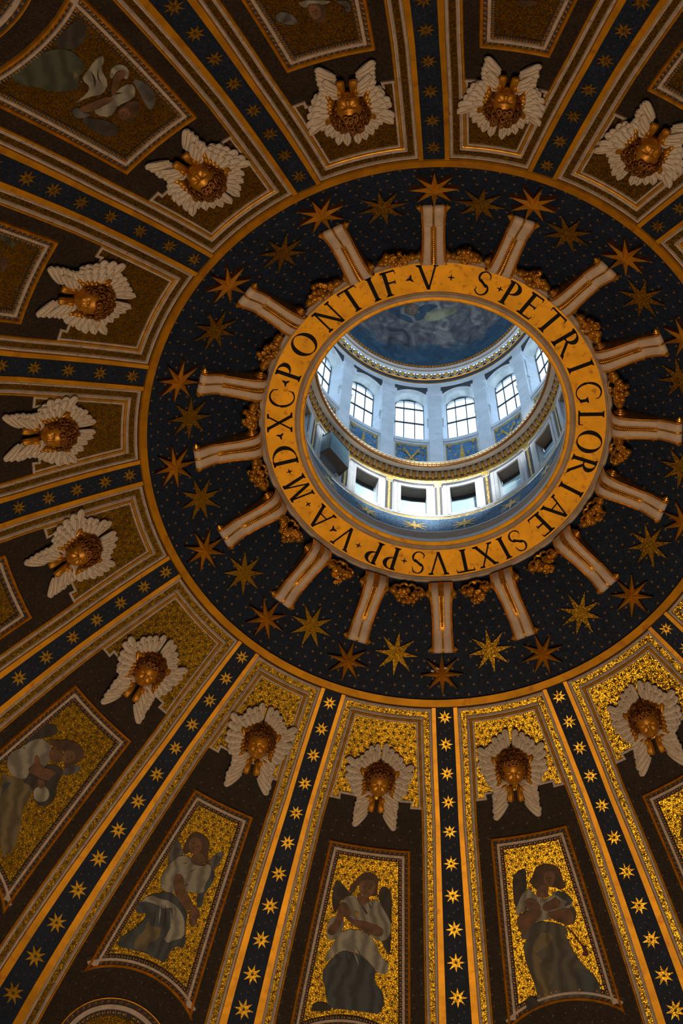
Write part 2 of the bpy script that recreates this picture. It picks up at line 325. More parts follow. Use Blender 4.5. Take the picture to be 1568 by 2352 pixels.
# ------------------------------------------------------------------ coffer bays: frames, gold fields
PM = lambda o0, o1, hb, ht: [(o0, hb), (o0+.02, ht), ((o0+o1)/2, ht+.015), (o1-.02, ht), (o1, hb)]
def star_field(g, b, pts, h, R=.085):
    for x, t in pts: flat_star(g, dome_frame(bay_az(b, x+RND.uniform(-.03, .03), t), t+RND.uniform(-.03, .03), h, RND.uniform(0, 60)), 6, R, R*.32)
def patch(g, b, t0, t1, xf, h, dt=.3, nx=8, x0f=None):
    g.grid([[B(b, (x0f(t) if x0f else -xf(t))*(1-j/nx)+xf(t)*j/nx, t, h) for j in range(nx+1)] for t in frange(t0, t1, dt)])
BAYS = [0,1,2,3,4,5,6,7,8,9,10,13,14,15]
for b in BAYS:
    f = BF[b]; o0 = B(b, 0, 6); tn = 3.5*f; tm = 3.3*f
    root = empty('trim_%d' % (b+20), o0)
    tag(root, 'stepped coffer frame of marble and gold mosaic below the ring near %s' % near(baymid(b, 0)), 'frame', 'coffer frames between the ribs', 'structure')
    X = lambda t: xedge(b, t)
    path = [(-X(t), t) for t in frange(17.2, .03, .4)] + dens([(-X(.03), .03), (X(.03), .03)], .3)[1:] + [(X(t), t) for t in frange(.03, 17.2, .4)][1:]
    for nm, prf, m_, sh in (('outer_moulding', [(0,.0),(.012,.05),(.03,.05),(.04,.075),(.085,.075),(.11,.02)], 'marble', 0), ('mosaic_border', [(.11,.018),(.28,.018)], 'gold_mosaic', 0),
                        ('inner_moulding', [(.28,.02),(.30,.06),(.325,.045),(.345,.07),(.385,.065),(.39,.03)], 'marble', 0), ('gilded_roll', [(.39,.03),(.405,.085),(.43,.10),(.455,.085),(.47,.02)], 'gold_frame', 0)):
        g = G(); sweep(g, b, path, prf); part(nm, g, m_, root, False, o0)
    # notched marble border that ends in two stepped feet
    xi = lambda t: X(t)-.475
    np_ = [(-.3, tm), (-(xi(tm)-.30), tm), (-(xi(tm)-.30), tn), (-xi(tn), tn)] + [(-xi(t), t) for t in frange(tn, .50*1, .4)][1:] + dens([(-xi(.5), .5), (xi(.5), .5)], .3)[1:] + [(xi(t), t) for t in frange(.5, tn, .4)][1:] + [(xi(tn)-.30, tn), (xi(tn)-.30, tm), (.3, tm)]
    g = G(); sweep(g, b, np_[3:-3], [(0,.02),(.01,.06),(.065,.06),(.075,.015)])
    # feet drawn as bars
    for s in (-1, 1):
        x1 = xi(tn); x2 = x1-.30
        for (xa, xb, ta, tb) in ((x2, x1, tn-.075, tn), (x2-.075, x2, tm-.075, tn), (.25, x2, tm-.075, tm)):
            g.box(lambda x, t, h: B(b, s*x, t, h), xa, xb, ta, tb, 0, .06)
    part('notched_border', g, 'marble', root, False, o0)
    g = G(); patch(g, b, .55, tm, lambda t: X(t)-.53, .022)
    for s in (-1, 1): g.grid([[B(b, s*(xi(t)-.30+.27*j), t, .022) for j in (0, 1)] for t in (tm, tn)])
    part('gold_mosaic_field', g, 'gold_mosaic', root, False, o0)
    g = G(); pts = []
    for i, t in enumerate(frange(.72, tm-.1, .24)):
        w = X(t)-.62; n = int(2*w/.27); pts += [(-w+2*w*(j+.5*(i % 2))/n, t) for j in range(n+1) if abs(-w+2*w*(j+.5*(i % 2))/n) <= w]
    star_field(g, b, pts, .034)
    pts = [(s*(X(t)-.195), t) for s in (-1, 1) for t in frange(.4, 14, .33)] + [(x, .225) for x in frange(-X(.2)+.3, X(.2)-.3, .33)]
    star_field(g, b, pts, .03, .065)
    part('dark_star', g, 'star_dark', root, False, o0, 'stuff')
# ------------------------------------------------------------------ framed mosaic pictures
FIG={
0:[
('wing', 'wing_dark', '-1.04,6.22 -0.92,6.17 -0.76,6.3 -0.56,6.47 -0.38,6.56 -0.51,6.62 -0.71,6.73 -0.82,6.93 -0.89,7.3 -1.03,7.12 -1.1,6.72'),
('wing', 'wing_dark', '0.51,6.23 0.66,6.16 0.83,6.25 0.95,6.44 1.01,7.26 1.1,8.42 0.95,8.28 0.76,7.99 0.64,7.8 0.97,7.47 0.7,6.98 0.53,6.64 0.47,6.57'),
('hair', 'hair', '-0.53,6.47 -0.5,6.28 -0.36,6.11 -0.29,5.97 -0.15,5.83 0.03,5.75 0.25,5.77 0.4,5.9 0.44,6.13 0.42,6.34 0.46,6.47 0.31,6.53 0.17,6.52 -0.11,6.36 -0.24,6.22 -0.3,6.33 -0.36,6.52'),
('face', 'face', '-0.22,6.19 -0.1,6.04 0.11,5.97 0.3,6.04 0.35,6.27 0.27,6.46 0.16,6.6 0.02,6.6 -0.13,6.49 -0.21,6.37'),
('neck', 'skin', '-0.23,6.48 0.02,6.6 0.21,6.6 0.2,6.78 0,6.88 -0.25,6.79'),
('tunic', 'linen', '-0.56,6.63 -0.3,6.56 -0.17,6.83 0.05,6.86 0.24,6.67 0.5,6.62 0.63,6.83 0.94,7.21 1.04,7.51 0.96,7.87 0.71,7.97 0.49,7.92 0.14,7.65 -0.18,7.59 -0.47,7.43 -0.65,7.26 -0.85,6.98'),
('sleeve', 'linen', '-1.13,7.54 -0.91,7.33 -0.64,7.33 -0.56,7.55 -0.64,7.86 -0.72,8.08 -1,8.17 -1.15,8.05'),
('robe', 'blue_robe', '-0.63,8.42 -0.2,8.41 0.29,8.52 0.64,8.81 0.64,9.31 0.98,9.58 1.04,9.92 0.94,10.3 0.52,10.26 -0.32,10.26 -0.73,10.32 -0.96,9.92 -0.96,9.72 -1.13,9.4 -1.09,9.04'),
('robe_fold', 'grey_robe', '-0.55,8.61 -0.19,8.5 0.05,8.77 0.25,9.35 0.21,9.8 -0.08,9.99 -0.45,10.03 -0.66,9.77 -0.69,9.23'),
('overskirt', 'linen2', '-0.55,7.7 0.14,7.68 0.55,8.01 0.76,8.45 1.1,8.67 1.05,9 0.71,9 0.58,8.82 0.24,8.53 -0.2,8.38 -0.63,8.42 -1.05,8.89 -1.12,8.75 -0.86,8.2'),
('arm', 'skin', '-1.15,7.82 -0.87,7.5 -0.85,7.19 -0.75,6.91 -0.59,6.84 -0.46,7.02 -0.6,7.25 -0.67,7.56 -0.84,7.95 -1.05,8.01'),
('arm', 'skin', '-0.51,7.13 -0.37,7.37 0.05,7.36 0.54,7.46 0.8,7.58 0.74,7.82 0.37,7.8 -0.07,7.63 -0.41,7.47 -0.56,7.34'),
('hand', 'skin', '-0.86,7.21 -0.82,7 -0.7,6.83 -0.59,6.94 -0.47,7 -0.36,7.21 -0.48,7.33 -0.64,7.33'),
('brooch', 'gold_trim', '-0.29,7.15 -0.2,7.06 -0.1,7.15 -0.18,7.28'),
('ground', 'dark_ground', '-1.38,10.5 -1.33,10.22 -0.97,10.11 -0.63,10.32 -0.94,10.41'),
],
15:[
('wing', 'wing_dark', '-0.85,5.91 -0.57,5.71 -0.38,5.69 -0.33,5.82 -0.41,6.1 -0.41,6.35 -0.66,6.53 -0.82,6.81 -0.93,6.95 -0.95,6.64'),
('hair', 'hair', '-0.31,6.11 -0.15,5.98 -0.04,5.74 0.19,5.64 0.5,5.68 0.72,5.81 0.81,6.01 0.81,6.27 0.91,6.54 0.63,6.59 0.5,6.46 0.34,6.43 0.16,6.29 0.06,6.38 -0.05,6.52 -0.18,6.39 -0.24,6.28'),
('face', 'face', '0.26,5.95 0.45,5.91 0.59,6.01 0.56,6.21 0.43,6.4 0.29,6.45 0.2,6.3 0.17,6.11'),
('neck', 'skin', '-0.07,6.36 0.21,6.3 0.31,6.46 0.22,6.61 0.28,6.73 0.01,6.76 -0.18,6.62'),
('tunic', 'linen', '-0.36,6.34 -0.18,6.62 0,6.78 0.3,6.76 0.53,6.57 0.81,6.73 0.99,6.92 0.96,7.17 0.59,7.3 0.29,7.44 -0.19,7.46 -0.46,7.48 -0.63,7.04 -0.98,7.2 -0.94,7 -0.78,6.72 -0.6,6.48'),
('sleeve', 'blue_robe', '0.53,6.57 0.81,6.73 0.99,6.92 0.98,7.09 0.67,7.16 0.44,6.99 0.37,6.8'),
('sleeve', 'grey_robe', '0.96,7.17 1.05,7.39 0.97,7.63 0.82,7.8 0.8,7.54 0.82,7.19'),
('skirt', 'grey_robe', '-0.89,8.03 -0.2,7.77 0.48,7.78 0.59,8.26 0.72,8.68 0.94,9.12 1.27,9.53 1.34,10.19 0.63,10.08 0.03,9.95 -0.73,10.12 -0.78,9.84 -0.8,9.39 -0.93,8.78 -0.95,8.32'),
('sash', 'grey_robe', '-0.46,7.48 0.06,7.51 0.6,7.75 0.62,8.16 0.47,7.86 -0.21,7.79 -0.89,8.03 -0.97,7.77 -0.59,7.61'),
('skirt_fold', 'ochre_robe', '-0.38,7.84 0.16,7.83 0.02,8.71 -0.02,9.2 -0.17,9.92 -0.67,10.08 -0.69,9.4 -0.79,8.59'),
('knee', 'skin', '0.03,9.21 0.44,9.23 0.45,9.68 0.19,9.93 -0,9.85 -0.08,9.49'),
('drapery', 'blue_robe', '0.53,9.05 1.01,9.28 1.27,9.53 1.34,10.19 0.74,10.07 0.63,9.61'),
('ribbon', 'red_robe', '0.6,7.75 0.79,7.97 0.95,8.33 1.15,8.62 1.17,8.84 0.95,8.8 1.03,8.59 0.87,8.21 0.71,7.95'),
('arm', 'skin', '-0.97,7.26 -0.58,7.03 -0.11,7.07 -0.09,7.25 -0.41,7.48 -0.81,7.76 -0.96,7.72 -0.99,7.51'),
('arm', 'skin', '0.15,7.22 0.44,7.22 0.82,7.19 0.97,7.48 0.84,7.75 0.6,7.73 0.32,7.53 0.05,7.33'),
('hand', 'skin', '-0.64,6.81 -0.45,6.66 -0.25,6.74 -0.07,7 -0.17,7.11 -0.53,7.03'),
('hand', 'skin', '-0.06,6.98 0.25,6.88 0.49,6.77 0.49,6.89 0.61,6.94 0.53,7.13 0.24,7.18 -0.02,7.16'),
('ground', 'dark_ground', '-1.16,9.8 -0.87,9.78 -0.73,10.12 -1.23,10.28'),
],
1:[
('wing', 'wing_grey', '-0.82,7.59 -1,7.1 -0.99,6.75 -0.9,6.62 -0.69,6.81 -0.46,6.98 -0.67,7.22 -0.71,7.58'),
('wing', 'wing_grey', '0.37,6.78 0.57,6.45 0.7,6.34 0.78,6.51 0.75,6.83 0.66,7.08 0.5,6.97'),
('hair', 'hair', '-0.63,6.85 -0.6,6.56 -0.6,6.32 -0.4,6.13 -0.09,6.15 0.14,6.25 0.21,6.47 0.27,6.72 0.5,6.97 0.29,6.99 0.02,6.83 -0.27,6.82 -0.37,6.87 -0.47,7.02'),
('face', 'face', '-0.54,6.53 -0.45,6.33 -0.19,6.33 -0.03,6.5 -0.03,6.71 -0.23,6.91 -0.39,6.81'),
('neck', 'skin', '-0.23,6.91 0.01,6.66 0.29,6.85 0.25,7.07 0.06,7.19 -0.19,7.13'),
('cloak', 'blue_robe', '0.42,6.9 0.79,7.13 0.8,7.54 0.7,7.85 0.83,8.34 0.62,8.36 0.44,7.68 0.51,7.38'),
('robe', 'blue_robe', '-0.55,8.35 -0.26,8.26 0.17,8.48 0.46,8.63 0.56,8.99 0.88,9.74 0.49,9.75 0.4,10.25 0.47,10.39 -0.24,10.32 -0.78,10.42 -1.31,10.53 -1.28,10.28 -0.82,9.58 -0.8,9.17 -1.08,9.36 -1.25,9.18 -1,8.63'),
('robe_fold', 'ochre_robe', '-0.63,9.23 -0.29,9.01 0.05,9.13 -0,9.62 -0.02,10.03 -0.45,10.34 -0.89,10.34 -0.71,9.8'),
('drapery', 'linen2', '-1.24,9.11 -1,8.63 -0.57,8.6 -0.24,8.52 0.28,8.7 0.53,9 0.69,9.41 0.41,9.58 0.23,9.79 -0,9.62 0.02,9.21 0.03,8.94 -0.32,8.82 -0.76,8.82 -1.09,8.9'),
('drapery', 'blue_robe', '-1.36,10.35 -0.82,9.58 -0.66,9.31 -0.78,9.96 -1.04,10.34'),
('tunic', 'linen', '-0.74,7.31 -0.59,7.08 -0.28,6.96 -0.11,7.16 0.26,7.09 0.42,6.9 0.64,7.12 0.59,7.62 0.69,7.89 0.1,8.03 -0.23,8.24 -0.56,8.32 -0.77,8.21 -0.89,8 -0.83,7.63'),
('sleeve', 'linen2', '-0.79,8.16 -0.82,7.66 -0.43,7.41 -0.09,7.5 -0.06,7.69 -0.51,7.69 -0.29,8.2 -0.5,8.3 -0.72,8.3'),
('arm', 'skin', '-0.54,7.7 -0.24,7.57 -0.01,7.94 0.33,8.21 0.53,8.33 0.52,8.6 0.08,8.45 -0.29,8.2'),
('hand', 'skin', '0.49,8.56 0.53,8.33 0.78,8.43 0.89,8.59 0.83,8.65 0.88,8.87 0.84,8.96 0.75,9.01 0.61,8.87'),
],
2:[
('wing', 'wing_dark', '-1.36,7.09 -1.31,6.53 -1.06,6.22 -0.75,6.15 -0.63,6.3 -0.76,6.56 -1.03,6.85 -1.25,7.41'),
('wing', 'wing_grey', '0.33,6.94 0.49,6.66 0.7,6.48 0.83,6.7 0.59,6.99 0.47,7.11'),
('robe', 'ochre_robe', '-1.2,8.35 -0.8,8.27 -0.29,7.83 0.18,8.2 0.25,8.77 0.63,9.15 0.93,9.73 0.9,10.09 0.73,10.22'),
('robe_fold', 'blue_robe', '-0.82,8.7 -0.76,8.37 -0.32,8.34 -0.11,8.92 0.38,9.48 0.54,10.03'),
('cloak', 'dark_robe', '-0.23,7.2 0.27,6.92 0.47,7.11 0.5,7.37 0.81,7.76 0.83,8.09 0.64,8.28 0.33,8.28 -0.02,8.01 -0.47,8.12 -0.37,7.75'),
('tunic', 'linen', '-1.21,7.44 -1.11,6.93 -0.84,6.71 -0.45,6.69 -0.34,6.94 -0.14,7.13 -0.28,7.53 -0.57,7.72 -1.22,7.59 -1.38,7.74'),
('sleeve', 'linen', '-1.25,8.04 -1.38,7.74 -1.17,7.55 -0.6,7.46 -0.39,7.85 -0.4,8.03 -0.84,8.23'),
('sleeve', 'linen2', '0.04,8.03 0.22,7.71 0.54,7.76 0.67,8.01 0.46,8.25 0.24,8.22'),
('neck', 'skin', '-0.46,6.76 -0.12,6.54 0.14,6.74 0.03,6.98 -0.28,7.04'),
('hair', 'hair', '-0.47,6.7 -0.74,6.58 -0.51,6.48 -0.24,6.19 0.08,6.03 0.42,6.06 0.58,6.29 0.53,6.55 0.44,6.85 0.29,6.9 0.24,6.65 -0.02,6.52 -0.29,6.61'),
('face', 'face', '-0.04,6.5 0.07,6.33 0.33,6.36 0.41,6.51 0.32,6.73 0.15,6.8 -0,6.65'),
('arm', 'skin', '-0.13,7.72 0.14,7.6 0.3,7.75 0.17,7.93'),
('hand', 'skin', '-0.57,7.72 -0.5,7.48 -0.7,7.26 -0.61,7.19 -0.29,7.37 0.14,7.17 0.26,7.21 0.19,7.38 0.25,7.51 0.16,7.58 -0.08,7.65 -0.39,7.74'),
],
6:[
('wing', 'wing_dark', '-0.34,8.36 -1.04,8.42 -1.39,8.47 -1.27,8.06 -1.1,7.92 -0.83,7.79 -0.56,7.83'),
('wing', 'wing_grey', '-0.94,6.14 -1.08,5.78 -1.04,5.37 -0.87,5.1 -0.59,4.95 -0.56,5.09 -0.74,5.57'),
('wing', 'wing_dark', '0.78,6.23 0.58,5.91 0.35,5.45 0.39,5.14 0.58,5.03 0.82,5.32 0.89,5.78'),
('robe', 'green_robe', '1.01,8.52 0.21,8.49 -0.42,8.16 -0.58,7.69 -0.41,7.18 -0.05,7.14 0.11,6.89 0.36,6.97 0.66,7.35 0.77,7.73 0.96,8.1'),
('robe_fold', 'ochre_robe', '0.22,7.93 -0.1,7.76 -0.16,7.25 -0.05,7.14 0.3,7.36 0.4,7.71'),
('drapery', 'linen', '0.01,7 -0.44,7.13 -0.67,7.21 -0.97,7.2 -0.84,7.02 -0.63,6.92 -0.46,6.44 -0.11,6.28 0.17,6.5 0.61,6.65 0.15,6.6 -0.06,6.69 -0.09,6.93'),
('tunic', 'linen', '-0.45,6.12 -0.84,6.03 -0.77,5.77 -0.52,5.59 -0.09,5.73 0.28,5.6 0.46,5.94 0.35,6.15 -0.13,6.04'),
('sleeve', 'linen2', '-0.62,6.6 -0.88,6.76 -1.08,6.65 -1.1,6.41 -0.9,6.19 -0.79,6.24 -0.97,6.44 -0.88,6.59 -0.6,6.46'),
('arm', 'skin', '-0.28,6.2 -0.76,6.55 -1.02,6.5 -0.91,6.29 -0.69,6.3 -0.26,6'),
('arm', 'skin', '0.61,6.48 0.19,6.3 -0.2,6.12 -0.18,5.92 0.4,6.09 0.64,6.28'),
('sleeve', 'wing_grey', '0.76,6.55 0.56,6.53 0.64,6.28 0.49,6.09 0.67,6.08 0.86,6.32'),
('hair', 'hair', '-0.04,5.68 -0.52,5.59 -0.59,5.4 -0.3,5.16 0,5.1 0.16,5.28 0.11,5.52'),
('face', 'face', '-0.03,5.63 -0.27,5.53 -0.12,5.24 0.1,5.26 0.12,5.46'),
],
5:[
('wing', 'green_robe', '-1.25,6.02 -1.21,5.75 -0.99,5.43 -0.85,5.41 -0.91,5.6 -0.98,5.88'),
('hair', 'hair', '-0.52,5.67 -0.45,5.43 -0.28,5.32 -0.11,5.34 0,5.45'),
],
7:[
('tunic', 'linen', '0.23,5.99 -0.59,5.72 -0.36,5.65 -0.02,5.68 0.22,5.76'),
('hair', 'hair', '0.11,5.84 -0.37,5.7 -0.35,5.35 -0.09,5.07 0.1,5.3'),
('face', 'face', '0.04,5.78 -0.24,5.69 -0.18,5.35 0.03,5.25 0.08,5.49'),
('wing', 'wing_grey', '0.96,5.79 0.64,5.82 0.43,5.51 0.47,5.27 0.85,5.46'),
('wing', 'wing_grey', '-0.63,5.71 -0.99,5.61 -0.94,5.29 -0.81,5.27 -0.83,5.49'),
],
8:[
('hair', 'hair', '0.29,5.42 -0.28,5.52 -0.27,5.36 0,5.25 0.2,5.3'),
],
14:[
('hair', 'hair', '-0.93,5.64 -0.8,5.6 -0.6,5.66 -1.02,6.34 -1.26,6.3 -1.26,6.11 -1.06,5.95'),
('tunic', 'linen', '-1.24,6.27 -1.02,6.34 -1.51,7.13 -1.47,6.71'),
],
}

PICLAB = {0:'framed gold mosaic of a winged figure with joined hands, white tunic, blue robe',15:'framed gold mosaic of a winged figure with arms crossed and a red ribbon',1:'framed gold mosaic of a kneeling winged figure glancing up, one bare arm lowered',2:'framed gold mosaic of a long-haired figure bowing sideways, hands spread on chest',6:'framed dark mosaic of an upturned winged figure in a green robe, curved gilded frame end',
          3:'corner of a framed gold mosaic cut by the left picture edge',5:'framed dark mosaic at the left edge showing a green wing tip',7:'framed dark mosaic at the top edge showing an upside-down head and pale collar',8:'framed dark mosaic at the top edge, narrow, with only a brown head showing',9:'corner of a framed dark mosaic at the top right',14:'framed gold mosaic at the right edge with a sliver of a brown-haired figure'}
def ornament(g, b, path, closed, off, step, kind, h):
    P = dens(path, .06, closed); acc = 0; last = P[0]; N = offs(P, closed); CO = [(p, .55 if math.hypot(*n) > 1.7 else .2) for p, n in zip(P, N) if math.hypot(*n) > 1.25]
    for i, (p, n) in enumerate(zip(P, N)):
        acc += math.hypot(p[0]-last[0], p[1]-last[1]); last = p
        if acc < step or any(math.hypot(p[0]-q[0], p[1]-q[1]) < d0 for q, d0 in CO): continue
        acc = 0; l = math.hypot(*n) or 1; n = (n[0]/l, n[1]/l); d = (n[1], -n[0]); c = (p[0]+n[0]*off, p[1]+n[1]*off)
        Q = lambda u, w, hh: B(b, c[0]+d[0]*u+n[0]*w, c[1]+d[1]*u+n[1]*w, hh)
        if kind == 'egg':
            k = 6; g.add([Q(.045*math.cos(2*math.pi*j/k), .050*math.sin(2*math.pi*j/k), h) for j in range(k)] + [Q(.028*math.cos(2*math.pi*j/k), .032*math.sin(2*math.pi*j/k), h+.04) for j in range(k)],
                         [(j, (j+1) % k, k+(j+1) % k, k+j) for j in range(k)] + [tuple(range(k, 2*k))], 0)
            g.add([Q(.066, -.05, h), Q(.082, -.05, h), Q(.078, .05, h+.03), Q(.070, .05, h+.03)], [(0,1,2,3)], 1)
        else:
            g.add([Q(-.05, .045, h), Q(.05, .045, h), Q(0, -.045, h), Q(0, .01, h+.045)], [(0,1,3), (1,2,3), (2,0,3)], 0)
            g.add([Q(.028, -.04, h), Q(.075, -.04, h), Q(.052, .03, h), Q(.052, -.015, h+.03)], [(0,1,3), (1,2,3), (2,0,3)], 1)
for b in BAYS:
    if b in (10, 13, 4): continue
    f = BF[b]; mrg = lambda t: .87+.012*(t/f-4.9); hw = lambda t: xedge(b, t)-mrg(t)
    t0 = 4.9*f; cc = 13.8*f; xb = 2.0*xedge(b, 11.5*f)/2.9; th = math.asin(xb/2.9); tb = cc-2.95*f*math.cos(th)
    side = frange(t0, tb, .4)
    loop = dens([(-hw(t0), t0), (hw(t0), t0)], .3) + [(hw(t), t) for t in side[1:-1]] + [(2.9*math.sin(a), cc-2.95*f*math.cos(a)) for a in frange(th, -th, .08)] + [(-hw(t), t) for t in reversed(side[1:-1])]
    o0 = B(b, 0, 7*f); pic = empty('mosaic_picture', o0)
    tag(pic, PICLAB[b], 'mosaic', 'framed mosaics in the coffers')
    g = G(); sweep(g, b, loop, [(0,.0),(.015,.10),(.035,.13),(.06,.10),(.065,.08),(.08,.11),(.095,.08),(.10,.03)], True); part('gilded_roll', g, 'gold_frame', pic, False, o0)
    g = G(); sweep(g, b, loop, [(.10,.03),(.20,.03)], True); part('ornament_ground', g, 'joint', pic, False, o0)
    g = G(); ornament(g, b, loop, True, .15, .125, 'leaf', .032); part('leaf_ornament', g, ['gold', 'marble'], pic, False, o0, 'stuff')
    g = G(); sweep(g, b, loop, [(.20,.03),(.205,.075),(.285,.075),(.295,.05),(.30,.03)], True); part('marble_frame', g, 'marble', pic, False, o0)
    g = G(); sweep(g, b, loop, [(.30,.03),(.395,.02),(.40,.035),(.415,.035),(.42,.01)], True); part('egg_ground', g, 'joint', pic, False, o0)
    g = G(); ornament(g, b, loop, True, .35, .16, 'egg', .03); part('egg_ornament', g, ['gold' if 4 < b < 11 else 'gold_dark', 'marble'], pic, False, o0, 'stuff')  # same eggs, brighter gold south and darker north: lit and shaded tones painted in
    # gold ground: columns between the top edge and the arc
    g = G(); nx = 16; rows = []
    for j in range(nx+1):
        col = []; u = -1+2*j/nx
        for i in range(15):
            s = i/14; ts = t0+.40; xx = u*(hw(ts)-.40); 
            for _ in range(3): te = cc-(2.95*f*math.sqrt(max(.05, 1-(xx/2.9)**2)))-.44*f; t = ts+(te-ts)*s; xx = u*(hw(t)-.40)
            col.append(B(b, xx, t, .012))
        rows.append(col)
    g.grid(rows); part('gold_ground', g, 'gold_mosaic', pic, False, o0)
    g = G(); pts = []
    for i, t in enumerate(frange(t0+.55, tb, .27)):
        w = hw(t)-.5; n = int(2*w/.27); pts += [(x, t) for x in (-w+2*w*(j+.5*(i % 2))/n for j in range(n+1)) if abs(x) <= w and t < cc-2.95*f*math.cos(math.asin(min(.9, abs(x)/2.9)))-.55]
    star_field(g, b, pts, .02); part('dark_star', g, 'star_dark', pic, False, o0, 'stuff')
    for i, (nm, mt, s) in enumerate(FIG.get(b, [])):
        P = [tuple(map(float, q.split(','))) for q in s.split()]
        # rounded outline (one corner-cutting pass), a thin raised inlay
        Q = []
        for j in range(len(P)):
            a, c = P[j], P[(j+1) % len(P)]; Q += [(a[0]*.75+c[0]*.25, a[1]*.75+c[1]*.25), (a[0]*.25+c[0]*.75, a[1]*.25+c[1]*.75)]
        h = .024+.004*i; n = len(Q); g = G()
        g.add([B(b, x, t, h) for x, t in Q] + [B(b, x, t, .012) for x, t in Q], [tuple(range(n))] + [(j, (j+1) % n, n+(j+1) % n, n+j) for j in range(n)])
        fo = part(nm, g, mt, pic, False, o0)
        cx = sum(q[0] for q in Q)/n; ct = sum(q[1] for q in Q)/n; g = G()
        if nm == 'face':     # eyes, brows, nose, mouth
            hx, ht = next(((sum(q[0] for q in pp)/len(pp)-cx, sum(q[1] for q in pp)/len(pp)-ct) for n2, m2, s2 in FIG[b] if n2 == 'hair' for pp in [[tuple(map(float, q.split(','))) for q in s2.split()]]), (0, -1))
            ang = {0:.15, 15:.12, 1:.2, 2:1.9, 6:2.5, 7:3.1}.get(b, 0); w = .5*(max(q[0] for q in Q)-min(q[0] for q in Q)); sc = w*.9
            ca, sa = math.cos(ang), math.sin(ang); R_ = lambda u, v: B(b, cx+sc*(u*ca-v*sa), ct+sc*(u*sa+v*ca), h+.006)
            def feat(n3, pts): gg = G(); gg.add(pts, [tuple(range(len(pts)))]); part(n3, gg, 'feature', fo, False, o0)
            for u0 in (-.38, .38):
                feat('eye', [R_(u0+.17*math.cos(q), -.12+.075*math.sin(q)) for q in [k*math.pi/4 for k in range(8)]])
                feat('brow', [R_(u0-.2, -.33), R_(u0+.2, -.33), R_(u0+.18, -.26), R_(u0-.18, -.26)])
            feat('nose', [R_(.02, -.15), R_(.1, .25), R_(.13, .32), R_(-.10, .32), R_(.05, .22)])
            feat('mouth', [R_(-.2, .55), R_(0, .5), R_(.2, .55), R_(0, .63)])
        elif nm in ('robe', 'skirt', 'tunic', 'robe_fold', 'overskirt', 'drapery', 'cloak', 'sash') and len(Q) > 16:
            # dark and light folds running along the cloth
            ys = sorted(Q, key=lambda q: q[1]); ta, tb2 = ys[0], ys[-1]; ax = (tb2[0]-ta[0], tb2[1]-ta[1]); L = math.hypot(*ax); ax = (ax[0]/L, ax[1]/L); px = (-ax[1], ax[0])
            us = [(q[0]-cx)*px[0]+(q[1]-ct)*px[1] for q in Q]; um = .55*min(max(us), -min(us)); rr = random.Random(b*50+i)
            for k in range(5):
                u = um*(-1+2*(k+.5)/5)*1.1; l0 = -.32*L*rr.uniform(.5, 1); l1 = .34*L*rr.uniform(.5, 1); wd = .014+.02*rr.random(); bend = rr.uniform(-.08, .08)
                top, bot = [], []
                for q in range(7):
                    s = q/6; ll = l0+(l1-l0)*s; uu = u+bend*math.sin(s*3.1)+.15*u*s; w = wd*math.sin(math.pi*min(1, s*1.02))
                    top.append((cx+ax[0]*ll+px[0]*(uu+w), ct+ax[1]*ll+px[1]*(uu+w))); bot.append((cx+ax[0]*ll+px[0]*(uu-w), ct+ax[1]*ll+px[1]*(uu-w)))
                g.grid([[B(b, x, t, h+.0025) for x, t in top], [B(b, x, t, h+.0025) for x, t in bot]], k % 2)
            part('fold_line', g, ['feature', 'linen' if mt.startswith('linen') else mt], fo, False, o0, 'stuff')
        elif nm == 'hand':
            # five fingers fanned from the palm
            xs = [q[0]-cx for q in Q]; sg = 1 if b in (0, 1) else (-1 if i % 2 else 1)
            for k in range(5):
                a = {0:-.5, 1:1.6, 15:-.1*sg, 2:.2}.get(b, 0)+(-.55+.27*k); l = (.17, .20, .21, .19, .13)[k]; w = .022; sx = -1 if b in (0,) or (b == 15 and cx < 0) else 1
                dx, dt = (math.cos(a)*sx, math.sin(a)); q = [(cx+dx*.05-dt*w, ct+dt*.05+dx*w), (cx+dx*(.05+l)-dt*w*.6, ct+dt*(.05+l)+dx*w*.6), (cx+dx*(.07+l), ct+dt*(.07+l)), (cx+dx*(.05+l)+dt*w*.6, ct+dt*(.05+l)-dx*w*.6), (cx+dx*.05+dt*w, ct+dt*.05-dx*w)]
                gg = G(); gg.add([B(b, x, t, h+.008) for x, t in q], [(0,1,2,3,4)]); part('finger', gg, 'face', fo, False, o0)
        elif nm == 'wing':
            rr = random.Random(i); x0 = min(q[0] for q in Q); x1 = max(q[0] for q in Q); ta = min(q[1] for q in Q); tb2 = max(q[1] for q in Q)
            for k in range(5):
                s = (k+.5)/5; xa = cx+(s-.5)*.45*(x1-x0); g.add([B(b, xa-.012, ct-.2*(tb2-ta), h+.0025), B(b, xa+.012, ct-.2*(tb2-ta), h+.0025), B(b, xa+.02+.03*s, ct+.26*(tb2-ta), h+.0025)], [(0,1,2)])
            part('feather_line', g, 'feature', fo, False, o0, 'stuff')
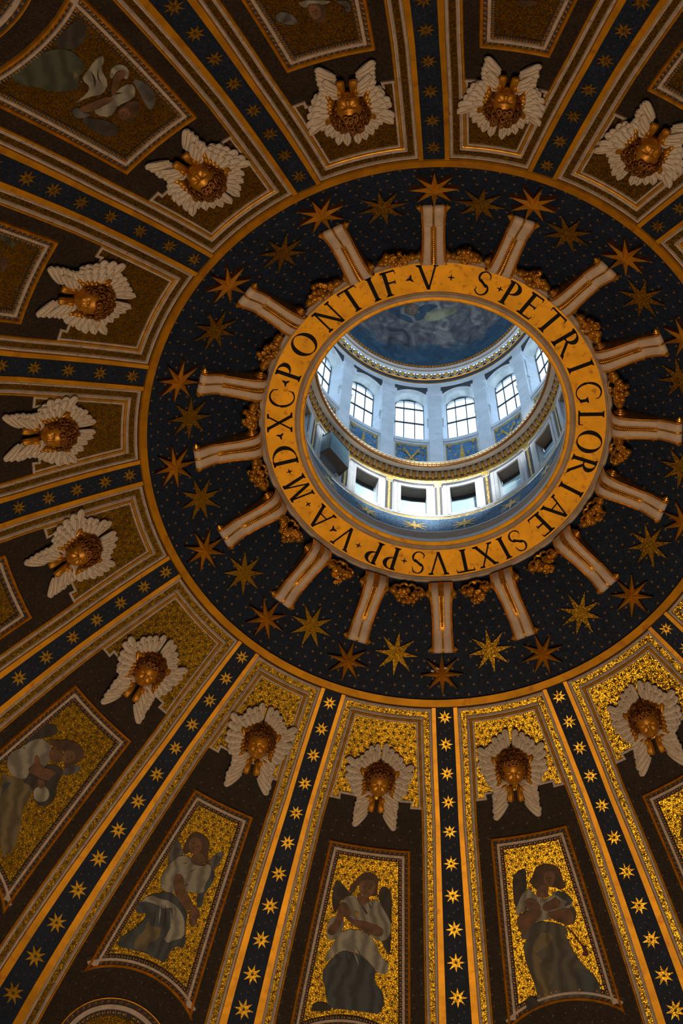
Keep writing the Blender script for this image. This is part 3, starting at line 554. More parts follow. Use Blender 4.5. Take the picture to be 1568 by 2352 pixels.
# ------------------------------------------------------------------ round medallions
for b, lab in ((1, 'round framed medallion at the bottom left edge, only its rim and gold ground showing'), (6, 'round framed medallion in the dark top left corner, egg rim showing')):
    f = BF[b]; cc = 13.8*f; loop = [(2.05*math.sin(a), cc-2.05*f*math.cos(a)) for a in [2*math.pi*i/56 for i in range(56)]]; o0 = B(b, 0, cc); rd = empty('round_medallion', o0)
    tag(rd, lab, 'medallion', 'round medallions below the mosaics')
    for nm, prf, m_ in (('gilded_roll', [(0,.0),(.02,.09),(.05,.09),(.06,.03)], 'gold_frame'), ('ornament_ground', [(.06,.03),(.22,.03)], 'joint'), ('marble_ring', [(.22,.03),(.225,.08),(.37,.08),(.38,.03)], 'marble'), ('egg_ground', [(.38,.03),(.56,.02)], 'joint')):
        g = G(); sweep(g, b, loop, prf, True); part(nm, g, m_, rd, False, o0)
    g = G(); g.add([B(b, x*.74, cc+(t-cc)*.74, .015) for x, t in loop], [tuple(range(56))]); part('gold_ground', g, 'gold_mosaic', rd, False, o0)
    g = G(); ornament(g, b, loop, True, .14, .2, 'leaf', .03); part('leaf_ornament', g, ['gold', 'marble'], rd, False, o0, 'stuff')
    g = G(); ornament(g, b, loop, True, .47, .2, 'egg', .03); part('egg_ornament', g, ['gold', 'marble'], rd, False, o0, 'stuff')
# ------------------------------------------------------------------ inscription ring
zf = lambda r: 42.54+.12*(5.62-r)
IR = empty('inscription_ring', (0, 0, 42.6)); tag(IR, 'gilded ring with black Latin capitals reading S PETRI GLORIAE SIXTVS PP V around the opening', 'inscription')
OI = (0, 0, 42.6)
def iring(nm, prf, m_, n=224, smooth=False):
    g = G(); revolve(g, prf, n); return part(nm, g, m_, IR, smooth, OI)
iring('gilded_field', [(5.63, zf(5.63)), (4.60, zf(4.60))], 'gold_field')
iring('outer_moulding', [(5.60, zf(5.60)+.0), (5.615, 42.49), (5.65, 42.46), (5.68, 42.49), (5.70, 42.455), (5.75, 42.44), (5.80, 42.46), (5.815, 42.50)], 'marble_warm', 224, True)
iring('outer_band', [(5.81, 42.49), (5.90, 42.47), (5.93, 42.50), (5.94, 42.9)], 'gold_band')
iring('inner_moulding', [(4.63, zf(4.63)), (4.615, 42.62), (4.59, 42.60), (4.565, 42.63), (4.55, 42.60), (4.49, 42.585), (4.45, 42.61), (4.435, 42.65)], 'marble_warm', 224, True)
iring('inner_band', [(4.44, 42.64), (4.35, 42.645), (4.32, 42.66), (4.31, 42.70)], 'gold_field')
# letters: strokes in units of the cap height, x to the right, y up
def L_stem(x, w=.15, y0=0, y1=1, sl=0): return [[(x-w/2, y0), (x+w/2, y0), (x+w/2+sl, y1), (x-w/2+sl, y1)]]
def L_serif(x, y, w=.30, d=1): h = .035; return [[(x-w/2, y), (x+w/2, y), (x+w/2-.02, y+d*h), (x+.08, y+d*(h+.045)), (x-.08, y+d*(h+.045)), (x-w/2+.02, y+d*h)]]
def L_arc(cx, cy, rx, ry, a0, a1, w0, w1, n=14):
    out = []
    for i in range(n):
        q = []
        for k in (i, i+1):
            s = k/n; a = math.radians(a0+(a1-a0)*s); w = w0+(w1-w0)*math.sin(math.pi*s)
            q.append(((cx+(rx-w/2)*math.cos(a), cy+(ry-w/4)*math.sin(a)), (cx+(rx+w/2)*math.cos(a), cy+(ry+w/4)*math.sin(a))))
        out.append([q[0][0], q[0][1], q[1][1], q[1][0]])
    return out
def L_diag(x0, y0, x1, y1, w): return [[(x0-w/2, y0), (x0+w/2, y0), (x1+w/2, y1), (x1-w/2, y1)]]
def L_bar(x0, x1, y, w=.065): return [[(x0, y-w/2), (x1, y-w/2), (x1, y+w/2), (x0, y+w/2)]]
def L_tick(x, y, d, w=.05): return [[(x-w, y), (x, y), (x+.012, y+d), (x-.006, y+d)]]
def glyph(c):
    S, T = L_serif, L_stem
    if c == 'I': return T(0)+S(0, 0)+S(0, 1, .30, -1)
    if c == 'P': return T(-.2)+S(-.2, 0)+S(-.24, 1, .22, -1)+L_arc(-.14, .725, .30, .255, 92, -95, .055, .175)+L_bar(-.2, -.13, .975)
    if c == 'R': return T(-.28)+S(-.28, 0)+S(-.32, 1, .22, -1)+L_arc(-.2, .735, .29, .245, 92, -92, .055, .175)+L_bar(-.28, -.19, .975)+L_bar(-.25, -.15, .5)+L_diag(.36, -.02, -.06, .50, .14)+[[(.28, .06), (.50, -.06), (.47, -.02), (.36, .1)]]
    if c == 'E': return T(-.18)+S(-.24, 0, .22)+S(-.24, 1, .22, -1)+L_bar(-.18, .24, .028)+L_bar(-.18, .22, .972)+L_bar(-.18, .15, .52)+L_tick(.26, .02, .15)+L_tick(.235, .98, -.14)+L_tick(.17, .44, .16)
    if c == 'F': return T(-.16)+S(-.16, 0)+S(-.22, 1, .22, -1)+L_bar(-.16, .24, .972)+L_bar(-.16, .16, .52)+L_tick(.255, .98, -.16)+L_tick(.18, .44, .16)
    if c == 'L': return T(-.16)+S(-.22, 0, .22)+S(-.16, 1, .30, -1)+L_bar(-.16, .27, .028)+L_tick(.29, .02, .17)
    if c == 'T': return T(0)+S(0, 0)+L_bar(-.37, .37, .972)+L_tick(.385, .98, -.15)+L_tick(-.335, .98, -.15)
    if c == 'O': return L_arc(0, .5, .40, .48, 75, 255, .055, .175, 20)+L_arc(0, .5, .40, .48, 255, 435, .055, .175, 20)
    if c == 'D': return T(-.32)+S(-.36, 0, .22)+S(-.36, 1, .22, -1)+L_arc(-.20, .5, .50, .475, 92, -92, .055, .175, 18)+L_bar(-.32, -.19, .975)+L_bar(-.32, -.19, .025)
    if c == 'C': return L_arc(.06, .5, .40, .48, 48, 180, .055, .15, 14)+L_arc(.06, .5, .40, .48, 180, 312, .10, .10, 14)+L_tick(.34, .84, -.15)+L_tick(.34, .16, .12)
    if c == 'G': return L_arc(.04, .5, .40, .48, 50, 180, .055, .15, 14)+L_arc(.04, .5, .40, .48, 180, 322, .10, .08, 14)+T(.34, .12, .1, .44)+S(.34, .44, .26, -1)+L_tick(.34, .86, -.15)
    if c == 'S': return L_arc(-.0, .735, .215, .235, 30, 245, .06, .09, 12)+L_arc(0, .265, .235, .245, 210, 425, .06, .09, 12)+[[(-.20, .60), (-.12, .66), (.20, .40), (.12, .34)]]+L_tick(.22, .84, -.16)+L_tick(-.20, .13, .17)
    if c == 'V': return L_diag(.0, 0, -.32, 1, .13)+L_diag(.0, 0, .30, 1, .07)+S(-.33, 1, .26, -1)+S(.31, 1, .24, -1)
    if c == 'A': return L_diag(-.31, 0, .0, 1, .07)+L_diag(.33, 0, .01, 1, .14)+S(-.32, 0, .22)+S(.34, 0, .26)+L_bar(-.19, .21, .36, .05)
    if c == 'X': return L_diag(.30, 0, -.28, 1, .14)+L_diag(-.30, 0, .27, 1, .07)+S(-.30, 0, .24)+S(.31, 0, .26)+S(-.29, 1, .26, -1)+S(.28, 1, .24, -1)
    if c == 'N': return T(-.32, .07)+T(.32, .07, -.02)+L_diag(.30, -.02, -.32, 1, .14)+S(-.32, 0, .24)+S(.32, 1, .24, -1)+S(-.38, 1, .18, -1)
    if c == 'M': return L_diag(-.40, 0, -.30, 1, .07)+L_diag(.40, 0, .30, 1, .13)+L_diag(0, .0, -.29, 1, .13)+L_diag(0, 0, .28, 1, .06)+S(-.40, 0, .24)+S(.41, 0, .28)+S(-.35, 1, .16, -1)+S(.34, 1, .16, -1)
    n = 4 if c == '.' else 3; R = .135 if n == 4 else .185; rot = 0 if n == 4 else .35; pts = []
    for i in range(n):
        for k in range(6):
            s = k/6; a0 = rot+2*math.pi*i/n; a1 = rot+2*math.pi*(i+1)/n; rr = R*(1-.72*math.sin(math.pi*s)**.8); a = a0+(a1-a0)*s; pts.append((rr*math.sin(a), .5+rr*math.cos(a)))
    return [[pts[i], pts[(i+1) % len(pts)], (0, .5)] for i in range(len(pts))]
CACHE = {}
for c, az in LET:
    hgt = .84
    if c not in CACHE:
        g = G()
        for pl in glyph(c):
            n = len(pl); g.add([(x*hgt, (y-.5)*hgt, .014) for x, y in pl] + [(x*hgt, (y-.5)*hgt, -.01) for x, y in pl], [tuple(range(n))] + [(j, (j+1) % n, n+(j+1) % n, n+j) for j in range(n)])
        CACHE[c] = g.mesh('interpunct' if c in '.:' else 'letter', ['letter'])
    a = math.radians(az); rx = Vector((-math.cos(a), math.sin(a), 0)); up = Vector((math.sin(a), math.cos(a), -.12)).normalized(); nz = rx.cross(up)
    mm = Matrix.Identity(4)
    for i in range(3): mm[i][0], mm[i][1], mm[i][2] = rx[i], up[i], nz[i]
    mm.translation = Vector(P3(5.12, az, zf(5.12))) - Vector(OI)
    link('interpunct' if c in '.:' else 'letter', CACHE[c], IR, mm)
# ------------------------------------------------------------------ scroll consoles
DZ = lambda r: 40.0693-.559*(r-9.38353)/.829
UP = [(5.70,42.30),(5.70,41.93),(5.75,41.78),(5.88,41.66),(6.08,41.58),(6.3,41.53),(6.55,41.48),(6.8,41.42),(6.98,41.36),(7.05,41.34),(7.08,41.42)]
LO = [(7.02,41.41),(7.15,41.35),(7.3,41.25),(7.45,41.11),(7.58,41.00),(7.68,40.97),(7.77,41.01),(7.80,41.10),(7.78,41.25)]
def console_meshes():
    out = {}
    hwid = lambda r: .355+.06*max(0, (6.5-r)/.8)**1.3+.03*max(0, (r-7.1)/.6)
    def strip(g, path, xs, dz, mi=0):
        for s in (-1, 1):
            g.grid([[(s*x*hwid(r)/.415, r-6.7, z-41.5+d) for x, d in zip(xs, dz)] for r, z in path], mi)
    g = G(); strip(g, UP, (.10, .11, .33, .335), (-.0, -.012, -.012, .0)); strip(g, LO, (.03, .05, .33, .335), (.0, -.02, -.02, 0))
    # flat end faces close the body
    out['body'] = (g, 'console_marble')
    for s in (-1, 1):
        g = G()
        for path in (UP, LO):
            g.grid([[(s*x*hwid(r)/.415, r-6.7, z-41.5+d) for x, d in ((.33, .0), (.335, -.035), (.36, -.045), (.37, -.02), (.385, -.045), (.41, -.035), (.415, .0))] + [(s*hwid(r), r-6.7, (max(z, DZ(r)+.05) if r > 5.97 else z)-41.5)] for r, z in path])
        out['edge_roll', s] = (g, 'gold_bright')
    g = G(); strip(g, UP, (.0, .055, .065, .085, .10), (.015, .012, -.03, -.03, .0)); strip(g, LO, (0, .03, .035), (-.03, -.025, .0)); out['centre_groove'] = (g, 'gold')
    g = G()
    for i in range(19):
        s = i/18; r = 5.8+1.12*s; z = next(a[1]+(b[1]-a[1])*(r-a[0])/(b[0]-a[0]) for a, b in zip(UP[2:], UP[3:]) if a[0] <= r <= b[0]); w = .058-.022*s
        g.add([(w*math.cos(q)*1.0, r-6.7+.75*w*math.sin(q), z-41.5) for q in [k*math.pi/4 for k in range(8)]] + [(.5*w*math.cos(q), r-6.7+.4*w*math.sin(q), z-41.5-.045) for q in [k*math.pi/4 for k in range(8)]],
              [(k, (k+1) % 8, 8+(k+1) % 8, 8+k) for k in range(8)] + [tuple(range(8, 16))])
    out['bead_chain'] = (g, 'gold')
    for s in (-1, 1):
        g = G(); g.grid([[(s*(.39+dx), 7.70-6.7+rr*math.cos(q), 41.11-41.5+rr*math.sin(q)) for q in [k*math.pi/8 for k in range(16)]] for dx, rr in ((0, .13), (.035, .12), (.04, .08), (.08, .07), (.085, .035), (.12, .02))], 0, True); out['volute_knob', s] = (g, 'gold_bright')
        g = G(); g.grid([[(s*(.395+dx), 5.98-6.7+rr*math.cos(q), 41.98-41.5+rr*math.sin(q)) for q in [k*math.pi/8 for k in range(16)]] for dx, rr in ((0, .22), (.04, .21), (.045, .15), (.08, .145), (.085, .09), (.13, .08), (.14, .03))], 0, True); out['rosette', s] = (g, 'gold')
    g = G()
    for s in (-1, 1): g.tube([(s*x*.9, 7.06-6.7, 41.40-41.5+dz) for x, dz in ((.02, .02), (.07, -.03), (.2, -.045), (.32, -.03), (.36, .02))], .032, 6)
    out['scroll_lip'] = (g, 'console_marble')
    return {k: (v[0].mesh(k if isinstance(k, str) else k[0], [v[1]], k in ('body',)), k if isinstance(k, str) else k[0]) for k, v in out.items()}
CM = console_meshes()
for k in range(16):
    az = CONS[k]; a = math.radians(az); mm = Matrix(((math.cos(a), math.sin(a), 0, 0), (-math.sin(a), math.cos(a), 0, 0), (0, 0, 1, 0), (0, 0, 0, 1))); mm.translation = Vector(P3(6.7, az, 41.5))
    root = empty('scroll_console', mw=mm); tag(root, 'marble and gold scroll console radiating from the ring beside %s' % near(az), 'console', 'scroll consoles around the inscription')
    for me, nm in CM.values(): link(nm, me, root)
# ------------------------------------------------------------------ stars on the blue field
def relief_star():
    g = G(); p = star_poly(8, .73, .225); n = 16
    top = [(x, y, (.03 if i % 2 == 0 else .02)) for i, (x, y) in enumerate(p)]
    g.add(top + [(0, 0, .17)], [(i, (i+1) % n, n)[::-1] for i in range(n)])
    g.add(top + [(x, y, -.14) for x, y, z in top], [(i, n+i, n+(i+1) % n, (i+1) % n)[::-1] for i in range(n)], 1)  # side walls take a darker gold, their shade painted into the colour
    return g.mesh('gilded_star', ['gold_star_face', 'gold_dark'])
M['gold_star_face'] = simple('gilded_star_face', (.46, .20, .008), .42, .35, .18, 3.)
rs = relief_star(); fs = star_prism(8, .76, .255, .035).mesh('mosaic_star', ['gold_star'])
RST = [4.42,28.57,53.71,75.1,96,119,141.04,163.1,-176.85,-153.5,-129.07,-104.51,-84.12,-62.54,-40.19,-18.18]
g = G()
for s in ((-.33, .13), (-.16, .21), (.12, .22)):
    g.add([(s[0]-.06, s[1]-.03, .105), (s[0]+.05, s[1]-.05, .125), (s[0]+.07, s[1]+.0, .12), (s[0]-.03, s[1]+.04, .10)], [(0,1,2,3)])
chip = g.mesh('bare_plaster_patch', ['plaster'])
for i, az in enumerate(RST):
    r = 8.45; t = (r-9.38353)/.829
    o = link('gilded_star', rs); o.matrix_world = dome_frame(az, t, .15)
    tag(o, ('eight-pointed faceted gilded star with bare plaster chips, at the console beside %s' if i == 0 else 'eight-pointed faceted gilded star off the console beside %s') % near(az), 'star', 'raised gilded stars')
    if i == 0: link('bare_plaster_patch', chip, o)
for az in [-6.9,16.7,41.2,65.7,87,109.2,130.8,153.2,173.3,-165.8,-141.6,-117.7,-95.1,-74,-51.7,-29.6]:
    o = link('mosaic_star', fs); o.matrix_world = dome_frame(az, (7.93-9.38353)/.829, .05)
    tag(o, 'large flat gold mosaic star on the blue band outward of %s' % near(az), 'star', 'flat gold mosaic stars on blue')
# ------------------------------------------------------------------ garlands of fruit
def uvs(g, rx, ry, rz, nu=8, nv=6, mi=0, c=(0, 0, 0), f=None):
    rows = []
    for i in range(nv+1):
        th = math.pi*i/nv; row = []
        for j in range(nu):
            ph = 2*math.pi*j/nu; d = (math.sin(th)*math.cos(ph), math.sin(th)*math.sin(ph), math.cos(th)); k = f(d) if f else 1
            row.append((c[0]+rx*d[0]*k, c[1]+ry*d[1]*k, c[2]+rz*d[2]*k))
        rows.append(row)
    g.grid(rows, mi, True)
g = G(); uvs(g, 1, 1, 1, 10, 8, 0, f=lambda d: 1-.35*math.exp(-((1-d[2])/.08))); uvs(g, .16, .16, .16, 6, 4, 0, (0, 0, .78)); fruit_a = g.mesh('fruit', ['gold'], True)
g = G()
for k in range(6): uvs(g, .42, .42, .3, 6, 4, 0, (.62*math.cos(k*math.pi/3), .62*math.sin(k*math.pi/3), .25))
uvs(g, .3, .3, .35, 6, 4, 0, (0, 0, .4)); uvs(g, .8, .8, .5, 8, 4); flower_m = g.mesh('flower', ['gold_bright'], True)
g = G()
for k in range(9): q = k*2.4; rr = .25*math.sqrt(k); uvs(g, .34, .34, .34, 6, 4, 0, (rr*math.cos(q), rr*math.sin(q), .45-.06*k))
berry_m = g.mesh('berry', ['gold'], True)
g = G()
for i, (r0, x) in enumerate(((.15,0),(.17,.03),(.13,.06),(.15,.09),(.10,.12),(.11,.15),(.05,.2),(.005,.3))): pass
g.grid([[(x, r0*math.cos(q), r0*math.sin(q)) for q in [k*math.pi/5 for k in range(10)]] for x, r0 in ((-.05,.10),(0,.15),(.03,.17),(.05,.13),(.08,.15),(.11,.15),(.13,.11),(.16,.12),(.19,.11),(.21,.06),(.33,.01))], 0, True)
tie_m = g.mesh('tie', ['gold'], True)
g = G()
for s in (-1, 1): g.tube([(s*(.16+.16*math.cos(q)), .02+.13*math.sin(q), .05*math.sin(2*q)) for q in [math.pi*1.1*k/9-.2 for k in range(10)]], [.045, .06, .05, .06, .045, .055, .05, .06, .05, .03], 6)
ribbon_m = g.mesh('ribbon', ['gold'], False)
GAR = [-6.2,16.5,40.7,64.1,86.6,107.5,129.4,152.5,173.7,-165.9,-141.6,-116.4,-93.9,-73.8,-51.9,-30]
for gi, az in enumerate(GAR):
    rr = random.Random(100+gi); t = (6.14-9.38353)/.829; root = empty('fruit_garland', mw=dome_frame(az, t, .30)); tag(root, 'gilded swag of fruit and flowers hung between consoles outward of %s' % near(az), 'garland', 'fruit garlands around the inscription')
    gaps = [abs((CONS[k]-az+180) % 360-180) for k in CONS]; gx = min(1.0, (math.radians(min(gaps))*6.1-.44)/.79)
    for i in range(38):
        u = -1+2*(i+.5)/38; th = .36*(1-u*u)+.05; x = u*.43; y = -.06-.14*(1-u*u)+rr.uniform(-1, 1)*th*.66; z = rr.uniform(-.02, .2)*(1-.6*u*u); s = rr.uniform(.075, .115)
        me, nm = ((fruit_a, 'fruit'), (flower_m, 'flower'), (fruit_a, 'fruit'), (berry_m, 'berry'))[(i*7+gi) % 4]
        link(nm, me, root, Matrix.Translation((x*gx, y, z)) @ Matrix.Rotation(rr.uniform(-.7, .7), 4, 'X') @ Matrix.Rotation(rr.uniform(-.7, .7), 4, 'Y') @ Matrix.Scale(s, 4))
    for s in (-1, 1):
        link('tie', tie_m, root, Matrix.Translation((s*.46*gx, -.03, .02)) @ Matrix.Diagonal((s*.95*gx, .95, .95, 1)) @ Matrix.Rotation(.25, 4, 'Z'))
        link('ribbon', ribbon_m, root, Matrix.Translation((s*.28*gx, .10, -.02)) @ Matrix.Rotation(-s*.3, 4, 'Z') @ Matrix.Scale(.8, 4))
# ------------------------------------------------------------------ cherub heads
def head_mesh():
    F = [(0,.45,.04,.40,.25)]
    for s in (-1, 1): F += [(s*.27,.25,.06,.17,.06),(s*.28,.11,-.17,.15,.10),(s*.28,.06,.12,.095,.055),(s*.28,.055,-.03,.11,.014),(s*.40,-.22,.14,.21,.20),(s*.10,-.16,.06,.05,.045),(s*.2,-.38,-.03,.05,.05)]
    F += [(0,.10,.06,.07,.16),(0,-.11,.17,.085,.095),(0,-.36,.07,.2,.12),(0,-.405,-.12,.17,.028),(0,-.365,.035,.11,.028),(0,-.455,.055,.10,.035),(0,-.53,-.035,.1,.03),(0,-.67,.11,.17,.12)]
    g = G(); nu, nv = 88, 72; rows = []
    for i in range(nv+1):
        th = math.pi*i/nv; row = []
        for j in range(nu):
            ph = 2*math.pi*j/nu; x, y, z = math.sin(th)*math.sin(ph), math.cos(th), math.sin(th)*math.cos(ph); k = 1.
            if z > -.1:
                zz = min(1, (z+.1)/.35); k += zz*sum(a*math.exp(-((x-cx)/sx)**2-((y-cy)/sy)**2) for cx, cy, a, sx, sy in F)
            wx = .36*(1-.10*max(0, -y)); row.append((x*k*wx, y*.42*k**.5, z*k*.37))
        rows.append(row)
    g.grid(rows, 0, True); return g.mesh('head', ['gold_face'], True)
def hair_mesh(seed):
    rr = random.Random(seed); g = G()
    uvs(g, .385, .40, .34, 24, 16, 0, (0, .06, -.07))
    def curl(p, n, R, turns=1.5):
        n = Vector(n).normalized(); a = n.orthogonal().normalized(); b2 = n.cross(a); path, rad = [], []
        for k in range(14):
            s = k/13; q = s*turns*2*math.pi; r = R*(1-.75*s); path.append(Vector(p)+(a*math.cos(q)+b2*math.sin(q))*r+n*(.05*s)); rad.append(.036*(1-.45*s))
        g.tube(path, rad, 6)
    for row, (rad, z, cnt, R) in enumerate(((.36, .20, 9, .085), (.41, .05, 10, .10), (.40, -.10, 9, .10))):
        for k in range(cnt):
            a = math.radians(-112+224*(k+.5*(row % 2))/(cnt-1)) if cnt > 1 else 0
            if abs(a) > 2.1: continue
            p = (rad*math.sin(a)*.98, .09+rad*math.cos(a)*.92, z+rr.uniform(-.02, .02)); curl(p, (math.sin(a)*.7, math.cos(a)*.6+.1, .75), R*rr.uniform(.85, 1.15), rr.choice((1.3, -1.5, 1.6)))
    for x, y in ((0, .33), (-.12, .30), (.11, .31)): curl((x+rr.uniform(-.02, .02), y, .31), (0, .35, .9), .085)
    return g.mesh('hair', ['gold_dark'], True)
def feather_mesh(m1, m2, name):
    g = G(); rows = []
    for s, w in ((0, .06), (.18, .10), (.4, .125), (.65, .140), (.85, .138), (.94, .112), (.985, .066), (1.0, .02)):
        rows.append([(u*w, s, .055*(1-u*u*1.3)+.05*math.sin(math.pi*s)-(0 if abs(u) > .2 else .0)) for u in (-1, -.55, -.12, .12, .55, 1)])
    n = len(rows[0]); base = len(g.v)
    for r in rows: g.v += r
    for i in range(len(rows)-1):
        for j in range(n-1): g.f.append((base+i*n+j, base+i*n+j+1, base+(i+1)*n+j+1, base+(i+1)*n+j)); g.m.append(1 if j == 2 and i < 5 else 0)
    # underside
    g.add([(x, y, -.02) for x, y, z in [r[0] for r in rows]+[r[-1] for r in reversed(rows)]], [tuple(range(2*len(rows)))])
    return g.mesh(name, [m1, m2], True)
M['rachis'] = simple('feather_shaft', (.34, .22, .10), .6, .2)
FEA = feather_mesh('plaster', 'rachis', 'feather'); HEAD = head_mesh(); HAIR = [hair_mesh(s) for s in (1, 2, 3)]
gold_feather = feather_mesh('gold', 'gold_dark', 'gold_feather')
def gold_wing(kind, s):
    """gilded shoulder plumage, one mesh per wing"""
    g = G(); src_v = [v.co.copy() for v in gold_feather.vertices]; src_f = [tuple(p.vertices) for p in gold_feather.polygons]
    def put(mm): g.add([mm @ v for v in src_v], src_f)
    if kind == 'upper':
        uvs(g, .11, .15, .12, 10, 8, 0, (s*.15, .46, .02)); uvs(g, .08, .10, .09, 8, 6, 0, (s*.30, .40, .04))
        for k in range(5): a = math.radians(92-16*k); put(fmat(s, (.10+.07*k, .42-.035*k), a, .25-.01*k, .62, .16))
        for k in range(4): a = math.radians(80-16*k); put(fmat(s, (.08+.08*k, .38-.03*k), a, .20, .55, .24))
    elif kind == 'side':
        uvs(g, .08, .18, .10, 10, 8, 0, (s*.44, .04, .02)); put(fmat(s, (.44, .0), math.radians(66), .46, .7, .15))
        for k in range(6): a = math.radians(40-20*k); put(fmat(s, (.43, .10-.07*k), a, .23, .58, .15))
        for k in range(5): a = math.radians(30-20*k); put(fmat(s, (.38, .06-.07*k), a, .20, .5, .22))
    else:
        uvs(g, .09, .10, .09, 10, 8, 0, (s*.18, -.44, 0))
        for k in range(3): a = math.radians(-30-22*k); put(fmat(s, (.22-.03*k, -.42), a, .24, .55, .14))
        for k in range(3): a = math.radians(-84-4*k); put(fmat(s, (.10+.06*k, -.48-.05*k), a, .46-.06*k, .55, .12))
    return g.mesh('wing', ['gold'], True)
def fmat(s, org, a, ln, wd, z, tilt=.10):
    if s < 0: a = math.pi-a
    mm = Matrix.Translation((s*org[0], org[1], z)) @ Matrix.Rotation(a-math.pi/2, 4, 'Z') @ Matrix.Rotation(tilt, 4, 'X')
    return mm @ Matrix.Diagonal((wd*.95, ln, 1, 1))
GW = {(k, s): gold_wing(k, s) for k in ('upper', 'side', 'lower') for s in (-1, 1)}
# bay, x, t, roll, scale, head pitch, head yaw, wing spread
CH = [(0,.02,2.68,2,1.02,18,0,0,'calm upright gilded cherub head in a ruff of white feathers, above joined-hands mosaic'),(15,-.05,2.34,-7,1.08,20,6,6,'upright gilded cherub head with wide side wings above the crossed-arms mosaic'),(1,.12,2.62,13,1.06,10,-14,4,'gilded cherub head leaning in its ruff of white feathers, above the kneeling mosaic figure'),
      (2,.0,2.86,14,1.04,20,-14,2,'gilded cherub head turned aside, in the coffer above the bowing mosaic figure'),(3,-.2,2.62,12,1.04,32,-10,3,'tilted gilded cherub head with white wings in the coffer nearest the letter M'),(4,-.1,2.75,2,1.02,40,4,0,'gilded cherub head lying on its side between stepped feet, nearest the letters XC'),
      (5,-.05,2.72,10,1.08,38,6,5,'gilded cherub head on its side beside the dark mosaic with the green wing tip'),(6,-.14,2.44,6,1.08,45,-6,6,'tilted gilded cherub head beside the dark mosaic of the green-robed figure'),(7,-.06,2.42,-8,1.06,55,4,5,'upside-down gilded cherub head in the coffer straight above the letters TIF'),
      (8,0,2.34,0,1.0,55,0,-2,'upside-down gilded cherub head in the narrow coffer just beyond the S before PETRI'),(9,-.04,2.36,6,1.06,45,-8,5,'tilted upside-down gilded cherub head in the dark upper right corner'),(14,-.08,2.44,-16,1.08,18,12,6,'tilted gilded cherub head by the right edge, low down, wings cut by the edge')]
for ci, (b, x, t, roll, sc, pitch, yaw, spr, lab) in enumerate(CH):
    rr = random.Random(300+b); sh = 1.08
    mm = dome_frame(bay_az(b, x, t), t, .12, roll) @ Matrix.Diagonal((sc, sc*sh, sc, 1)); root = empty('cherub_head', mw=mm)
    tag(root, lab, 'sculpture', 'winged cherub heads in the coffers')
    hm = Matrix.Translation((0, .02, .22)) @ Matrix.Rotation(math.radians(pitch), 4, 'X') @ Matrix.Rotation(math.radians(yaw), 4, 'Y')
    hm = hm @ Matrix.Scale(1.1, 4); link('head', HEAD, root, hm); link('hair', HAIR[ci % 3], root, hm)
    for s in (-1, 1):
        W_ = {}
        for k in ('upper', 'side', 'lower'): W_[k] = link('wing', GW[k, s], root, Matrix.Diagonal((1, .84 if BF[b] < .9 and k == 'lower' else 1, 1, 1)))
        def fe(k, org, a, ln, wd, z): link('feather', FEA, W_[k], fmat(s, org, math.radians(a+rr.uniform(-2.5, 2.5)), ln*rr.uniform(.95, 1.05), wd, z+rr.uniform(-.01, .01)))
        for i in range(6): fe('upper', (.10+.05*i, .34-.035*i), 86-11*i, .86-.045*i, .80, .02+.012*(i % 2))
        for i in range(5): fe('upper', (.12+.055*i, .34-.04*i), 80-12*i, .62-.03*i, .72, .10)
        for i in range(6): fe('side', (.36, .12-.06*i), 34+spr-12*i, .92-.075*i, .84, .02+.012*(i % 2))
        for i in range(6): fe('side', (.36, .08-.065*i), 24+spr-14*i, .68-.045*i, .74, .10)
        for i in range(4): fe('side', (.36, .06-.08*i), 14+spr-16*i, .46-.02*i, .66, .17)
        for i in range(7): fe('lower', (.20+.012*i, -.34-.105*i), -12-5.2*i, .50+.022*i, .80, .10-.012*i)
        for i in range(3): fe('lower', (.16+.03*i, -.40-.12*i), -34-5*i, .44+.06*i, .74, .14)
# ------------------------------------------------------------------ lantern above the opening
def arcbox(g, R, c, u0, u1, z0, z1, d0, d1, mi=0):
    us = frange(u0, u1, 1.5)
    g.grid([[P3(R-d, c+u, z) for d, z in ((d0, z0), (d1, z0), (d1, z1), (d0, z1))] for u in us], mi, True)
    for u in (u0, u1): g.add([P3(R-d, c+u, z) for d, z in ((d0, z0), (d1, z0), (d1, z1), (d0, z1))], [(0, 1, 2, 3)], mi)
WC = [-5.8+22.5*n for n in range(-8, 8)]
OL = (0, 0, 45)
wl = ring_part('wall_lantern', [(4.31, 42.69), (4.305, 42.80), (4.34, 42.82), (4.34, 42.95), (4.36, 42.97)], 'white_marble', None); tag(wl, 'white marble inner wall of the bright lantern', 'wall', None, 'structure')
ring_part('brown_band', [(4.355, 42.97), (4.37, 43.2), (4.41, 43.5)], 'brown_stone', wl)
ring_part('white_fillet', [(4.41, 43.5), (4.39, 43.52), (4.40, 43.60), (4.44, 43.63)], 'white_marble', wl)
ring_part('blue_band', [(4.44, 43.63), (4.70, 45.12)], 'lantern_blue', wl)
ring_part('gold_line', [(4.695, 45.12), (4.69, 45.14), (4.73, 45.33), (4.735, 45.35)], 'lantern_gold', wl)
ring_part('ledge', [(4.735, 45.36), (4.72, 45.38), (4.72, 45.50), (4.80, 45.52)], 'white_marble', wl)
g = G()
